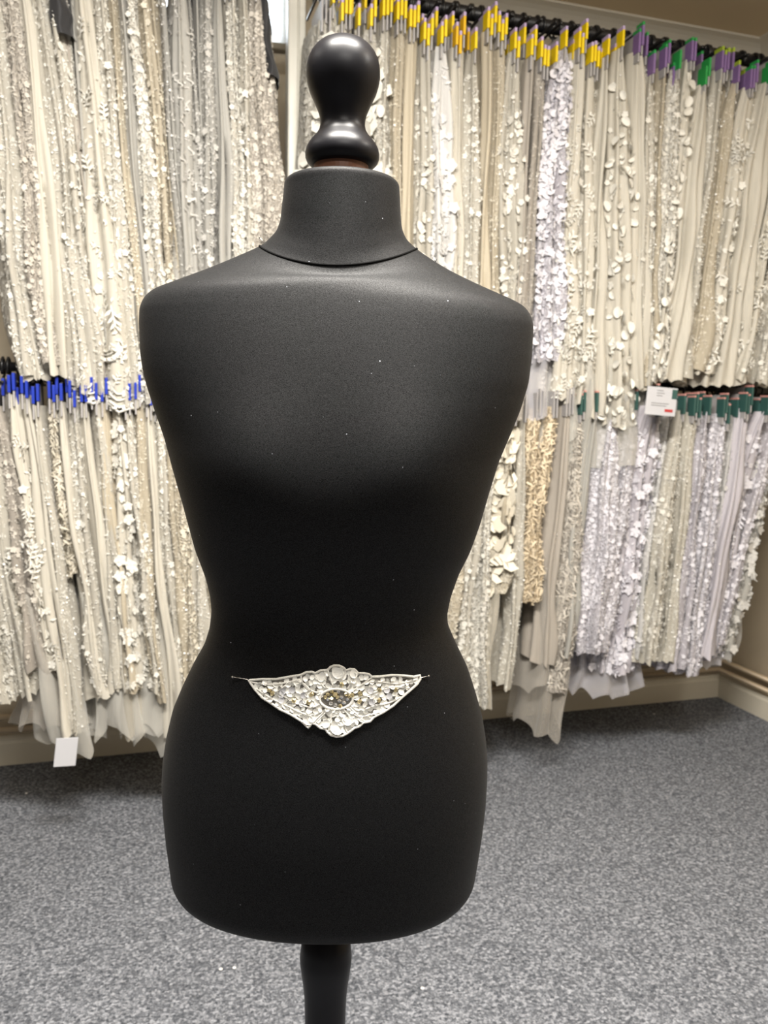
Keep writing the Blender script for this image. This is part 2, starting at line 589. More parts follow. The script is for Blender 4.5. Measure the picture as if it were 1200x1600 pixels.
zl, xl = sil(SIL_L)
zr, xr = sil(SIL_R)
ZY = lambda y, Y=DEP: at_depth(526, y, Y)[2]
Z_TOP = at_depth(530, 257, DEP - .055)[2]
Z_BOT = at_depth(510, 1484, DEP - .098)[2]
Z_SEAM = ZY(387)
DEPTHS = [(262, .054, .054, 2.0), (340, .058, .060, 2.0), (387, .066, .070, 2.0), (420, .0715, .080, 1.85), (450, .0775, .087, 1.98), (490, .085, .094, 2.15), (560, .0975, .10, 2.3), (660, .112, .10, 2.35), (750, .120, .094, 2.25), (810, .116, .088, 2.2), (880, .098, .08, 2.1), (960, .086, .078, 2.05), (1050, .099, .10, 2.1), (1150, .112, .12, 2.15), (1250, .116, .122, 2.2), (1385, .108, .112, 2.2)]
dz_ = np.array([ZY(d[0]) for d in DEPTHS])[::-1]
dF = np.array([d[1] for d in DEPTHS])[::-1]
dB = np.array([d[2] for d in DEPTHS])[::-1]
dN = np.array([d[3] for d in DEPTHS])[::-1]
ZG = np.linspace(Z_BOT - .02, Z_TOP + .05, 700)


def smooth(a, k):
    ker = np.hanning(k + 2)[1:-1]
    ker /= ker.sum()
    p = np.pad(a, k // 2, mode='edge')
    return np.convolve(p, ker, 'valid')[:len(a)]


def extrap(z, zs, vs):
    return np.interp(z, zs, vs)


G_L, G_R = smooth(extrap(ZG, zl, xl), 9), smooth(extrap(ZG, zr, xr), 9)
G_F, G_B, G_N = (smooth(extrap(ZG, dz_, a), 91) for a in (dF, dB, dN))
Z_BUST, X_BUST = ZY(735, DEP - .12), .080


def torso_params(z):
    i = lambda a: np.interp(z, ZG, a)
    L, R = i(G_L), i(G_R)
    return (L + R) / 2, (R - L) / 2, i(G_F), i(G_B), i(G_N)


def bust(x, z, cx):
    return .010 * (np.exp(-(((x - cx - X_BUST) / .052) ** 2 + ((z - Z_BUST) / .058) ** 2)) + np.exp(-(((x - cx + X_BUST) / .052) ** 2 + ((z - Z_BUST) / .058) ** 2)))


def front_y(x, z):
    cx, a, f, b, n = torso_params(z)
    t = min(.999, abs(x - cx) / a)
    return DEP - f * (1 - t ** n) ** (1 / n) - bust(x, z, cx)


def torso_surface(px, py):
    P = at_depth(px, py, .72)
    for _ in range(30):
        P = at_depth(px, py, front_y(P[0], P[2]))
    e = .003
    dx = (front_y(P[0] + e, P[2]) - front_y(P[0] - e, P[2])) / (2 * e)
    dzz = (front_y(P[0], P[2] + e) - front_y(P[0], P[2] - e)) / (2 * e)
    n = np.array([dx, -1.0, dzz])
    return P, n / np.linalg.norm(n)


NT = 128
TH = np.linspace(0, 2 * PI, NT, endpoint=False)


def ring(z, shrink=0.0, dip=True):
    cx, a, f, b, n = torso_params(z)
    a, f, b = a - shrink, f - shrink, b - shrink
    c, s = np.cos(TH), np.sin(TH)
    x = cx + a * np.sign(c) * np.abs(c) ** (2 / n)
    y = np.where(s < 0, f, b) * np.sign(s) * np.abs(s) ** (2 / n)
    y = DEP + y - np.where(s < 0, bust(x, z, cx), 0)
    w = math.exp(-((z - Z_SEAM) / .03) ** 2)
    zz = z - (.028 * w * np.clip(-s, 0, 1) ** 1.5 if dip else 0) + (.012 * w * np.clip(s, 0, 1) ** 2 if dip else 0)
    return np.stack([x, y, zz + 0 * x], 1)


def loft(rings, cap0=False, cap1=False):
    V = np.concatenate(rings)
    Fc = []
    for i in range(len(rings) - 1):
        for k in range(NT):
            l = (k + 1) % NT
            Fc.append((i * NT + k, i * NT + l, (i + 1) * NT + l, (i + 1) * NT + k))
    for flag, base, rev in ((cap0, 0, True), (cap1, (len(rings) - 1) * NT, False)):
        if flag:
            ids = [base + k for k in range(NT)]
            Fc.append(tuple(reversed(ids)) if rev else tuple(ids))
    return V, Fc


def jersey_mat():
    m, nt, b, out = new_mat('black jersey')
    tc = nd(nt, 'ShaderNodeTexCoord')
    n1 = nd(nt, 'ShaderNodeTexNoise', Scale=1500.0, Detail=1.0)
    n2 = nd(nt, 'ShaderNodeTexNoise', Scale=420.0, Detail=0.0)
    for n in (n1, n2):
        nt.links.new(tc.outputs['Object'], n.inputs['Vector'])
    cr = nd(nt, 'ShaderNodeMapRange')
    cr.inputs['From Min'].default_value, cr.inputs['From Max'].default_value = .3, .7
    cr.inputs['To Min'].default_value, cr.inputs['To Max'].default_value = .001, .0075
    nt.links.new(n1.outputs['Fac'], cr.inputs['Value'])
    lint = nd(nt, 'ShaderNodeMapRange')
    lint.inputs['From Min'].default_value, lint.inputs['From Max'].default_value = .905, .94
    lint.inputs['To Max'].default_value = .5
    nt.links.new(n2.outputs['Fac'], lint.inputs['Value'])
    ad = nd(nt, 'ShaderNodeMath', operation='ADD')
    nt.links.new(cr.outputs[0], ad.inputs[0])
    nt.links.new(lint.outputs[0], ad.inputs[1])
    cb = nd(nt, 'ShaderNodeCombineColor')
    for k in range(3):
        tint = nd(nt, 'ShaderNodeMath', operation='MULTIPLY')
        tint.inputs[1].default_value = (0.93, 0.98, 1.1)[k]
        nt.links.new(ad.outputs[0], tint.inputs[0])
        nt.links.new(tint.outputs[0], cb.inputs[k])
    nt.links.new(cb.outputs[0], b.inputs['Base Color'])
    b.inputs['Roughness'].default_value = 0.56
    b.inputs['Specular IOR Level'].default_value = 0.16
    b.inputs['Sheen Weight'].default_value = 0.02
    b.inputs['Sheen Roughness'].default_value = 0.5
    sv = nd(nt, 'ShaderNodeMapRange')
    sv.inputs['From Min'].default_value, sv.inputs['From Max'].default_value = .3, .7
    sv.inputs['To Min'].default_value, sv.inputs['To Max'].default_value = .08, .24
    nt.links.new(n1.outputs['Fac'], sv.inputs['Value'])
    nt.links.new(sv.outputs[0], b.inputs['Specular IOR Level'])
    bp = nd(nt, 'ShaderNodeBump', Strength=0.22, Distance=0.0005)
    nt.links.new(n1.outputs['Fac'], bp.inputs['Height'])
    nt.links.new(bp.outputs['Normal'], b.inputs['Normal'])
    return m


m_jersey = jersey_mat()
m_black = plain('black lacquered wood', (0.007, 0.007, 0.009), 0.36, spec=0.2, noise=0.25, nscale=60, bump=0.03)
m_copper = plain('bare wood collar', (0.20, 0.085, 0.05), 0.45, noise=0.1, nscale=50)
m_cord = plain('black seam cord', (0.004, 0.004, 0.004), 0.95, spec=0.05)

form = tag(empty('dress_form', (at_depth(508, 1600, DEP)[0], DEP, 0)), 'black jersey dress form with turned black finial on a black pole, nearest the viewer', 'dress form')
fx, fy = form.location.x, form.location.y


def to_form(o):
    o.parent = form
    o.location = (-fx, -fy, 0)
    return o


# torso: rounded lower rim up to the neck seam
rings = []
cxb = torso_params(Z_BOT)[0]
for k in np.linspace(0, 1, 9):                     # underside, slightly domed
    r_ = ring(Z_BOT, .026)
    c0 = np.array([cxb, DEP, 0])
    q = c0 + (r_ - c0) * np.array([max(k, .02), max(k, .02), 1])
    q[:, 2] = Z_BOT - .006 * (1 - k * k)
    rings.append(q)
for t in np.linspace(0, PI / 2, 9)[1:]:
    z = Z_BOT + .026 * (1 - math.cos(t))
    rings.append(ring(z, .026 * (1 - math.sin(t))))
zs = np.concatenate([np.linspace(Z_BOT + .032, ZY(520), 110), np.linspace(ZY(520), Z_SEAM, 60)[1:]])
for z in zs:
    rings.append(ring(z))
V, Fc = loft(rings)
torso = to_form(mesh_obj('torso', V, Fc, m_jersey))
# neck: from the seam to the rounded top
rings = [ring(z) for z in np.linspace(Z_SEAM, Z_TOP - .006, 26)]
rings = [rings[0] * 1.0] + rings[1:]
for t in np.linspace(0, PI / 2, 7)[1:]:
    q = ring(Z_TOP - .006, .006 * (1 - math.cos(t)), False)
    q[:, 2] += .006 * math.sin(t)
    rings.append(q)
cn = torso_params(Z_TOP)[0]
for k in (.7, .4, .1):
    q = ring(Z_TOP - .006, .006, False)
    c0 = np.array([cn, DEP, 0])
    q = c0 + (q - c0) * np.array([k, k, 1])
    q[:, 2] = Z_TOP - .001
    rings.append(q)
V, Fc = loft(rings, cap1=True)
to_form(mesh_obj('neck', V, Fc, m_jersey))
sr = ring(Z_SEAM)
cen = sr.mean(0)
sr = sr + (sr - cen) * np.array([.001, .002, 0])
to_form(MB().tube(list(sr), .0011, 8, closed=True).build('neck_seam', m_cord, None, True))
# finial
KX = at_depth(536, 150, DEP)[0]
KN = [(55, 2), (56, 14), (59, 26), (64, 36), (70, 43.5), (78, 50), (88, 55), (100, 57.5), (112, 57.8), (124, 55.5), (135, 52), (147, 46.5), (158, 41.5), (168, 37.5), (178, 35.3), (186, 35), (194, 36.8), (201, 41), (208, 47), (215, 52.5), (223, 56.5), (231, 58), (238, 57.5), (244, 55), (248, 51), (249.5, 44)]
prof = []
for y, w_ in KN:
    a = at_depth(536 - w_, y, DEP)
    b = at_depth(536 + w_, y, DEP)
    prof.append(((b[0] - a[0]) / 2, a[2] * .5 + b[2] * .5, 0.0))
zk = prof[-1][1]
shift = -0.0062
prof = [(r_, z + shift * (1 if z < zk + .07 else max(0.0, 1 - (z - zk - .07) / .06)), 0) for r_, z, _ in prof]
to_form(MB().lathe(prof[::-1], KX, DEP, 64).build('finial', m_black, None, True))
to_form(tag(MB().lathe([(.0262, Z_TOP - .003), (.0262, zk + .002)], KX - .001, DEP, 40).build('finial_collar', m_copper, None, False), 'bare reddish wood collar under the finial'))
# pole and base
PX = lambda y: at_depth(510 - (y - 1490) * .018, y, DEP)
PO = [(1440, 36), (1480, 39), (1492, 40.5), (1504, 40), (1518, 38), (1534, 35.5), (1555, 33), (1578, 32), (1600, 31.5)]
prof = []
for y, w_ in PO:
    a = at_depth(510 - w_, y, DEP)
    b = at_depth(510 + w_, y, DEP)
    prof.append(((b[0] - a[0]) / 2, a[2] * .5 + b[2] * .5, 0))
zb = prof[-1][1]
prof += [(.0205, zb - .08), (.020, zb - .25), (.024, .30), (.034, .27), (.036, .22), (.030, .17), (.034, .12), (.034, .07), (.02, .06)]
prof = [(q[0], q[1]) for q in prof]
to_form(MB().lathe(prof[::-1], fx, DEP, 48).build('pole', m_black, None, True))
for k in range(3):
    a = PI / 2 + k * 2 * PI / 3
    pts = [(fx + r_ * math.cos(a), DEP + r_ * math.sin(a), z) for r_, z in ((.02, .15), (.09, .165), (.16, .12), (.22, .05), (.265, .018))]
    to_form(MB().tube(pts, [.017, .017, .015, .014, .016], 10).build('leg', m_black, None, True))


# ------------------------------------------------------------------ pins
def pin(p_tip, p_head, label, r=.00045, rh=.0012):
    p_tip, p_head = np.array(p_tip), np.array(p_head)
    root = tag(empty('dressmaking_pin', p_head), label, 'pin')
    a = p_tip - p_head
    MB().tube([(0, 0, 0), a], r, 6).build('shaft', MAT['steel'], root, True)
    bm = bmesh.new()
    bmesh.ops.create_uvsphere(bm, u_segments=10, v_segments=6, radius=rh)
    me = bpy.data.meshes.new('pin_head')
    bm.to_mesh(me)
    bm.free()
    me.materials.append(MAT['steel'])
    share('pin_head', me, root)
    return root


P, n = torso_surface(394, 1063)
P2, n2 = torso_surface(366, 1058)
pin(P - n * .001, P2 + n2 * .0025, 'steel pin holding the left tip of the beaded applique')
P, n = torso_surface(650, 1061)
P2, n2 = torso_surface(667, 1056.5)
pin(P - n * .001, P2 + n2 * .0025, 'steel pin holding the right tip of the beaded applique')
A = at_depth(414, 382, DEP - .004)
pin(A + np.array([.004, 0, -.004]), at_depth(405.5, 371, DEP - .008), 'thin steel pin stuck in the left end of the neck seam', .0004, .0009)
A = at_depth(680, 413, DEP - .006)
th = tag(empty('loose_thread', A), 'tiny black thread end sticking up from the right shoulder', 'thread')
MB().tube([(0, 0, -.002), (.0003, 0, .0015), (.0006, 0, .0035), (.0016, 0, .0045)], .0003, 5).build('strand', m_cord, th, True)
MB().tube([(.0004, 0, .002), (-.0008, 0, .0042)], .0003, 5).build('strand', m_cord, th, True)

# ------------------------------------------------------------------ beaded applique
ap_c, ap_n = torso_surface(523, 1095)
app = tag(empty('beaded_applique', ap_c), 'white beaded bridal applique with crystal centre pinned to the front of the black form', 'applique')
m_net = plain('applique net', (0.20, 0.19, 0.17), 0.6, noise=0.3, nscale=900, bump=.5)
m_cordw = plain('silver white cord', (0.82, 0.80, 0.74), 0.35, noise=0.35, nscale=1500, bump=.6)
m_paill = plain('white sequin', (0.95, 0.94, 0.88), 0.25, spec=0.8)
m_pearl = plain('frosted sequin', (0.60, 0.60, 0.62), 0.15, spec=0.8)
m_cryst, ntc, bc, _o = new_mat('crystal')
bc.inputs['Base Color'].default_value = (0.80, 0.80, 0.80, 1)
bc.inputs['Metallic'].default_value = 0.85
bc.inputs['Roughness'].default_value = 0.06
m_gold, ntc, bc, _o = new_mat('champagne crystal')
bc.inputs['Base Color'].default_value = (0.86, 0.74, 0.44, 1)
bc.inputs['Metallic'].default_value = 0.8
bc.inputs['Roughness'].default_value = 0.08


def crop2px(X, Y):
    return 350 + X / 3.636, 1020 + Y / 3.636


def on_form(X, Y, h=0.0):
    P, n = torso_surface(*crop2px(X, Y))
    return P + n * h - ap_c, n


OUT = [(145, 157), (220, 150), (300, 150), (380, 135), (440, 125), (470, 110), (500, 108), (520, 116), (550, 100), (575, 98), (590, 96), (605, 80), (625, 72), (655, 73), (680, 85), (692, 100), (715, 92), (740, 94), (762, 116), (795, 116), (822, 122), (838, 136), (880, 135), (950, 127), (1020, 130), (1075, 137), (1108, 128), (1110, 150), (1090, 180), (1060, 207), (1010, 250), (960, 298), (905, 335), (850, 363), (828, 388), (790, 395), (765, 418), (740, 425), (722, 440), (700, 455), (672, 470), (640, 474), (608, 466), (588, 448), (578, 432), (548, 425), (520, 402), (500, 398), (480, 424), (455, 398), (440, 385), (380, 348), (320, 320), (270, 285), (220, 253), (180, 207)]


def refine(poly, step):
    o = []
    for a, b in zip(poly, poly[1:] + poly[:1]):
        d = math.hypot(b[0] - a[0], b[1] - a[1])
        k = max(1, int(d / step))
        o += [(a[0] + (b[0] - a[0]) * i / k, a[1] + (b[1] - a[1]) * i / k) for i in range(k)]
    return o


poly = refine(OUT, 18)
cX, cY = 628, 245
lay = []
for k in (1.0, .8, .6, .4, .2):
    lay.append([on_form(cX + (x - cX) * k, cY + (y - cY) * k, .0011)[0] for x, y in poly])
V = [p for l in lay for p in l] + [on_form(cX, cY, .0011)[0]]
n_ = len(poly)
Fc = []
for i in range(4):
    for k in range(n_):
        l = (k + 1) % n_
        Fc.append((i * n_ + k, i * n_ + l, (i + 1) * n_ + l, (i + 1) * n_ + k))
for k in range(n_):
    Fc.append((4 * n_ + k, 4 * n_ + (k + 1) % n_, 5 * n_))
low = [on_form(x, y, -.0006)[0] for x, y in poly]
b0 = len(V)
V += low
for k in range(n_):
    l = (k + 1) % n_
    Fc.append((k, b0 + k, b0 + l, l))
MB().add(V, Fc).build('net_backing', m_net, app, True)
# cords
border = [on_form(x, y, .0016)[0] for x, y in refine(OUT, 9)]
MB().tube(border, .00125, 6, closed=True).build('border_cord', m_cordw, app, True)
CORDS = [[(235, 270), (300, 225), (360, 180), (430, 160), (500, 215), (545, 225)], [(150, 165), (250, 180), (350, 170), (430, 150)],
         [(190, 205), (280, 262), (360, 300), (430, 335), (500, 355), (560, 330)], [(250, 190), (330, 240), (420, 285), (500, 310), (545, 290)],
         [(440, 130), (450, 175), (490, 215)], [(515, 118), (540, 160), (580, 205)], [(590, 98), (605, 150), (620, 190)], [(690, 100), (672, 150), (655, 195)],
         [(760, 118), (730, 160), (700, 205)], [(838, 138), (790, 175), (735, 215)],
         [(1095, 150), (980, 175), (880, 165), (800, 170), (735, 215)], [(1050, 200), (960, 195), (880, 215), (800, 245), (735, 255)],
         [(1000, 250), (930, 285), (850, 300), (770, 330), (720, 300)], [(905, 330), (830, 350), (760, 360), (700, 315)],
         [(480, 420), (530, 370), (580, 320)], [(515, 402), (560, 355), (600, 318)], [(590, 446), (605, 380), (618, 322)], [(700, 452), (672, 380), (655, 322)],
         [(765, 418), (720, 370), (680, 320)], [(800, 392), (750, 345), (705, 300)]]
oval = [(637 + 93 * math.cos(t), 262 + 57 * math.sin(t)) for t in np.linspace(0, 2 * PI, 40, endpoint=False)]
for c in CORDS:
    dense = []
    for i in range(len(c) - 1):
        for k in range(6):
            t = k / 6
            p0, p1, p2, p3 = c[max(i - 1, 0)], c[i], c[i + 1], c[min(i + 2, len(c) - 1)]
            dense.append(tuple(.5 * (2 * p1[j] + (p2[j] - p0[j]) * t + (2 * p0[j] - 5 * p1[j] + 4 * p2[j] - p3[j]) * t * t + (3 * p1[j] - p0[j] - 3 * p2[j] + p3[j]) * t ** 3) for j in (0, 1)))
    dense.append(c[-1])
    MB().tube([on_form(x, y, .0018)[0] for x, y in dense], .0009, 6).build('cord', m_cordw, app, True)
MB().tube([on_form(x, y, .0018)[0] for x, y in oval], .0014, 6, closed=True).build('centre_cord', m_cordw, app, True)


def basis(n):
    n = np.array(n) / np.linalg.norm(n)
    x = np.cross(np.array([0, 0, 1.0]), n)
    x /= np.linalg.norm(x)
    return x, np.cross(n, x), n


def sequin_mesh():
    q = MB()
    k = 12
    V = [(math.cos(2 * PI * i / k), math.sin(2 * PI * i / k), .18) for i in range(k)] + [(.62 * math.cos(2 * PI * i / k), .62 * math.sin(2 * PI * i / k), .0) for i in range(k)] + [(0, 0, .10)]
    q.add(V, [(i, (i + 1) % k, k + (i + 1) % k, k + i) for i in range(k)] + [(k + i, k + (i + 1) % k, 2 * k) for i in range(k)])
    me = bpy.data.meshes.new('sequin')
    me.from_pydata(q.v, [], q.f)
    me.polygons.foreach_set('use_smooth', [True] * len(me.polygons))
    return me


def gem_mesh():
    k = 8
    q = MB()
    V = [(math.cos(2 * PI * i / k), math.sin(2 * PI * i / k), .1) for i in range(k)] + [(.62 * math.cos(2 * PI * (i + .5) / k), .62 * math.sin(2 * PI * (i + .5) / k), .55) for i in range(k)] + [(.72 * math.cos(2 * PI * i / k), .72 * math.sin(2 * PI * i / k), -.35) for i in range(k)]
    F_ = []
    for i in range(k):
        j = (i + 1) % k
        F_ += [(i, j, k + i), (j, k + j, k + i), (2 * k + i, 2 * k + j, j, i)]
    F_.append(tuple(k + i for i in range(k)))
    q.add(V, F_)
    me = bpy.data.meshes.new('gem')
    me.from_pydata(q.v, [], q.f)
    return me


SEQ, GEM = sequin_mesh(), gem_mesh()
_cache = {}


def mesh_with(me, mat):
    if (me.name, mat.name) not in _cache:
        c = me.copy()
        c.materials.clear()
        c.materials.append(mat)
        _cache[me.name, mat.name] = c
    return _cache[me.name, mat.name]


def put(name, me, mat, X, Y, r, h, tilt=0.3, stretch=1.0):
    p, n = on_form(X, Y, h)
    n = n + tilt * rng.normal(0, .5, 3)
    x, y, z = basis(n)
    a = rng.uniform(0, 2 * PI)
    ex, ey = x * math.cos(a) + y * math.sin(a), -x * math.sin(a) + y * math.cos(a)
    o = bpy.data.objects.new(name, mesh_with(me, mat))
    m = Matrix.Identity(4)
    for i in range(3):
        m[i][0], m[i][1], m[i][2], m[i][3] = ex[i] * r * stretch, ey[i] * r, z[i] * r, p[i]
    o.matrix_local = m
    link(o, app)
    o.matrix_local = m
    return o


def inside(x, y, P):
    c = False
    j = len(P) - 1
    for i in range(len(P)):
        if (P[i][1] > y) != (P[j][1] > y) and x < (P[j][0] - P[i][0]) * (y - P[i][1]) / (P[j][1] - P[i][1]) + P[i][0]:
            c = not c
        j = i
    return c


def inset_ok(x, y, d):
    return all(inside(x + d * math.cos(t), y + d * math.sin(t), OUT) for t in np.linspace(0, 2 * PI, 8, endpoint=False))


UM = 1 / 3.636 * 5.9e-4      # one crop unit in metres
CRY = [(590, 235), (612, 218), (630, 238), (650, 222), (668, 250), (690, 235), (700, 262), (680, 282), (655, 272), (632, 295), (608, 285), (590, 262), (612, 258), (575, 250), (645, 250), (660, 300), (710, 245)]
GOLD = [(500, 235), (482, 280), (400, 270), (280, 230), (262, 212), (630, 235), (772, 230), (768, 275), (880, 210), (878, 268), (970, 210), (725, 240), (668, 178)]
PEA = [(340, 218), (330, 235), (330, 268), (455, 240), (445, 285), (830, 212), (838, 278), (920, 210), (935, 245), (390, 210)]
used = []
for x, y in CRY:
    put('crystal', GEM, m_cryst if (x + y) % 5 else m_gold, x, y, 11.5 * UM, .0022, .5)
    used.append((x, y, 12))
for x, y in GOLD:
    put('champagne_crystal', GEM, m_gold, x, y, 14 * UM, .0024, .5)
    used.append((x, y, 15))
for x, y in PEA:
    put('frosted_sequin', SEQ, m_pearl, x, y, 19 * UM, .0022, .2)
    used.append((x, y, 17))
# rows of white sequins along curves, then loose fill
rows = []
for c in CORDS:
    rows.append([(x, y + 12) for x, y in c])
for k in range(60):
    pass
cand = []
for L_ in (0, 1):
    for i in range(4000):
        cand.append((rng.uniform(140, 1115), rng.uniform(70, 475)))
nseq = 0
for x, y in cand:
    if nseq >= 235:
        break
    r_ = rng.uniform(13, 17)
    if not inset_ok(x, y, 17) or ((x - 637) / 96) ** 2 + ((y - 262) / 60) ** 2 < 1:
        continue
    if any((x - a) ** 2 + (y - b) ** 2 < ((r_ + c) * .68) ** 2 for a, b, c in used):
        continue
    used.append((x, y, r_))
    put('sequin', SEQ, m_paill, x, y, r_ * UM, .0018, .55, rng.uniform(1.0, 1.45))
    nseq += 1
# big folded petals at top and bottom centre
for (x, y, r_) in ((645, 112, 30), (640, 425, 34), (735, 118, 22), (560, 130, 22), (700, 385, 24), (480, 380, 26), (505, 370, 20), (580, 400, 22)):
    put('satin_loop', SEQ, m_paill, x, y, r_ * UM, .0026, .15, 1.15)

# ------------------------------------------------------------------ rails of lace samples
O_RAIL, O_FACE = 0.45, 0.61
Z_UP = wall_sz(1000, 66, O_RAIL)[1]
Z_LOW = wall_sz(1090, 606, O_RAIL)[1]
m_hook = plain('black hanger hook', (0.012, 0.012, 0.013), 0.35)


def rail(name, label, s0, s1, z, r, brackets):
    root = tag(empty(name, W(s0, O_RAIL, z), ROTZ), label, 'rail')
    MB().tube([(0, 0, 0), (s1 - s0, 0, 0)], r, 16).build('tube', MAT['black'], root, True)
    for b in brackets:
        MB().tube([(b - s0, 0, -.006), (b - s0, O_RAIL * .55, -.004), (b - s0, O_RAIL - .004, -.002)], .009, 8).build('bracket', MAT['black'], root, True)
        MB().box((b - s0 - .02, O_RAIL - .008, -.045), (b - s0 + .02, O_RAIL - .0005, .045), .003).build('wall_plate', MAT['black'], root)
    return root


S_POST = (ps0 + ps1) / 2
rail('clothes_rail', 'upper left black clothes rail under the bright blind', -1.15, ps0 - .03, Z_UP, .014, (-1.0, -.35, ps0 - .10))
rail('clothes_rail', 'upper right black clothes rail running into the room corner', ps1 + .02, S_RIGHT - .004, Z_UP, .020, (wall_sz(524, 5, .1)[0], 1.2, 2.3))
rail('clothes_rail', 'lower black clothes rail behind the dress form holding the bottom row', -1.15, S_RIGHT - .01, Z_LOW, .013, (-1.0, .55, 1.35, 2.35))

# hanger hook mesh, shared
hk = MB()
hk.tube([(0, .026 * math.sin(t), -.003 + .026 * math.cos(t)) for t in np.linspace(-2.3, PI, 18)] + [(0, .001, -.036), (0, 0, -.044)], .0042, 6)
hk.box((-.003, -.135, -.050), (.003, .10, -.042), .0012)
HOOK = hk.build('hanger', m_hook, None, True)
HOOK_ME = HOOK.data
bpy.data.objects.remove(HOOK)
cdm = MB().box((-.0022, -.165, -.085), (.0022, -.03, 0.0), .0008).build('card', MAT['card'])
CARD_ME = cdm.data
bpy.data.objects.remove(cdm)
_st = {}


def sticker_mesh(mat, h, w, y0=-.168, t=.0036):
    key = (mat, round(h, 3), round(w, 3), y0)
    if key not in _st:
        o = MB().box((-t, y0, -h), (t, y0 + w, 0), .0006).build('sticker', MAT[mat])
        _st[key] = o.data
        bpy.data.objects.remove(o)
    return _st[key]


TAGS = {'yellow': (('yellow', .0, .046, .035), ('lilac', .011, .011, .037)), 'amber': (('amber', .0, .05, .03), ('lilac', .011, .011, .032)),
        'blue': (('blue', .0, .044, .03),), 'purple': (('purple', .0, .058, .034), ('green', .010, .010, .036)),
        'green': (('green', .0, .055, .04),), 'lime': (('purple', .0, .052, .034), ('lime', .013, .013, .04)),
        'bottle': (('bottle', .0, .06, .036), ('pink', .006, .006, .038)), 'plain': ()}


# motif templates: vertices in (across, up, out), faces
def tpl_leaf():
    V = [(0, -.5, 0), (.22, 0, .10), (0, .5, .04), (-.22, 0, .10), (0, 0, .02)]
    return np.array(V), [(0, 1, 4), (1, 2, 4), (2, 3, 4), (3, 0, 4)]


def tpl_flower():
    V, F_ = [(0, 0, .14)], []
    for k in range(5):
        t = 2 * PI * k / 5
        for dt, r_, h in ((-.60, .40, .10), (0, .52, .20), (.60, .40, .10)):
            V.append((r_ * math.cos(t + dt), r_ * math.sin(t + dt), h))
        b = 1 + 3 * k
        F_ += [(0, b, b + 1), (0, b + 1, b + 2)]
    return np.array(V), F_


def tpl_squiggle():
    V, F_ = [], []
    for i in range(6):
        x, y = .32 * math.sin(i * 1.3), -.5 + i * .2
        V += [(x - .10, y - .03, .08), (x + .10, y + .03, .08)]
    for i in range(5):
        F_.append((2 * i, 2 * i + 1, 2 * i + 3, 2 * i + 2))
    return np.array(V), F_


def tpl_sprig():
    V, F_ = [], []
    for i in range(4):
        V += [(-.025, -.5 + i * .3, .05), (.025, -.5 + i * .3, .05)]
    for i in range(3):
        F_.append((2 * i, 2 * i + 1, 2 * i + 3, 2 * i + 2))
    for i, (y, sx) in enumerate(((-.35, 1), (-.2, -1), (-.05, 1), (.1, -1), (.22, 1), (.32, -1))):
        b = len(V)
        L_ = .36 - .03 * i
        V += [(0, y, .05), (sx * L_ * .55, y + .06, .13), (sx * L_, y + .24, .05), (sx * L_ * .35, y + .19, .12)]
        F_ += [(b, b + 1, b + 2), (b, b + 2, b + 3)]
    return np.array(V), F_


def tpl_bead():
    V = [(.5, 0, .3), (-.5, 0, .3), (0, .5, .3), (0, -.5, .3), (.35, .35, .3), (-.35, .35, .3), (.35, -.35, .3), (-.35, -.35, .3), (0, 0, .8)]
    o = [0, 4, 2, 5, 1, 7, 3, 6]
    return np.array(V), [(o[i], o[(i + 1) % 8], 8) for i in range(8)]


def tpl_petal():
    k = 10
    V = [(.34 * math.cos(2 * PI * i / k), .5 * math.sin(2 * PI * i / k), .22 + .08 * math.cos(4 * PI * i / k)) for i in range(k)] + [(0, -.05, .06)]
    return np.array(V), [(i, (i + 1) % k, k) for i in range(k)]


def tpl_scale():
    V = [(-.5, .2, .05), (.5, .2, .05), (.42, -.3, .26), (0, -.5, .30), (-.42, -.3, .26), (0, .05, .08)]
    return np.array(V), [(0, 5, 4), (5, 3, 4), (5, 2, 3), (5, 1, 2)]


def tpl_fringe():
    V = [(-.10, .5, .02), (.10, .5, .02), (.12, 0, .12), (-.08, 0, .14), (.05, -.5, .10), (-.02, -.5, .10)]
    return np.array(V), [(0, 1, 2, 3), (3, 2, 4, 5)]


TPL = {k: f() for k, f in dict(leaf=tpl_leaf, flower=tpl_flower, squiggle=tpl_squiggle, sprig=tpl_sprig, bead=tpl_bead, petal=tpl_petal, scale=tpl_scale, fringe=tpl_fringe).items()}


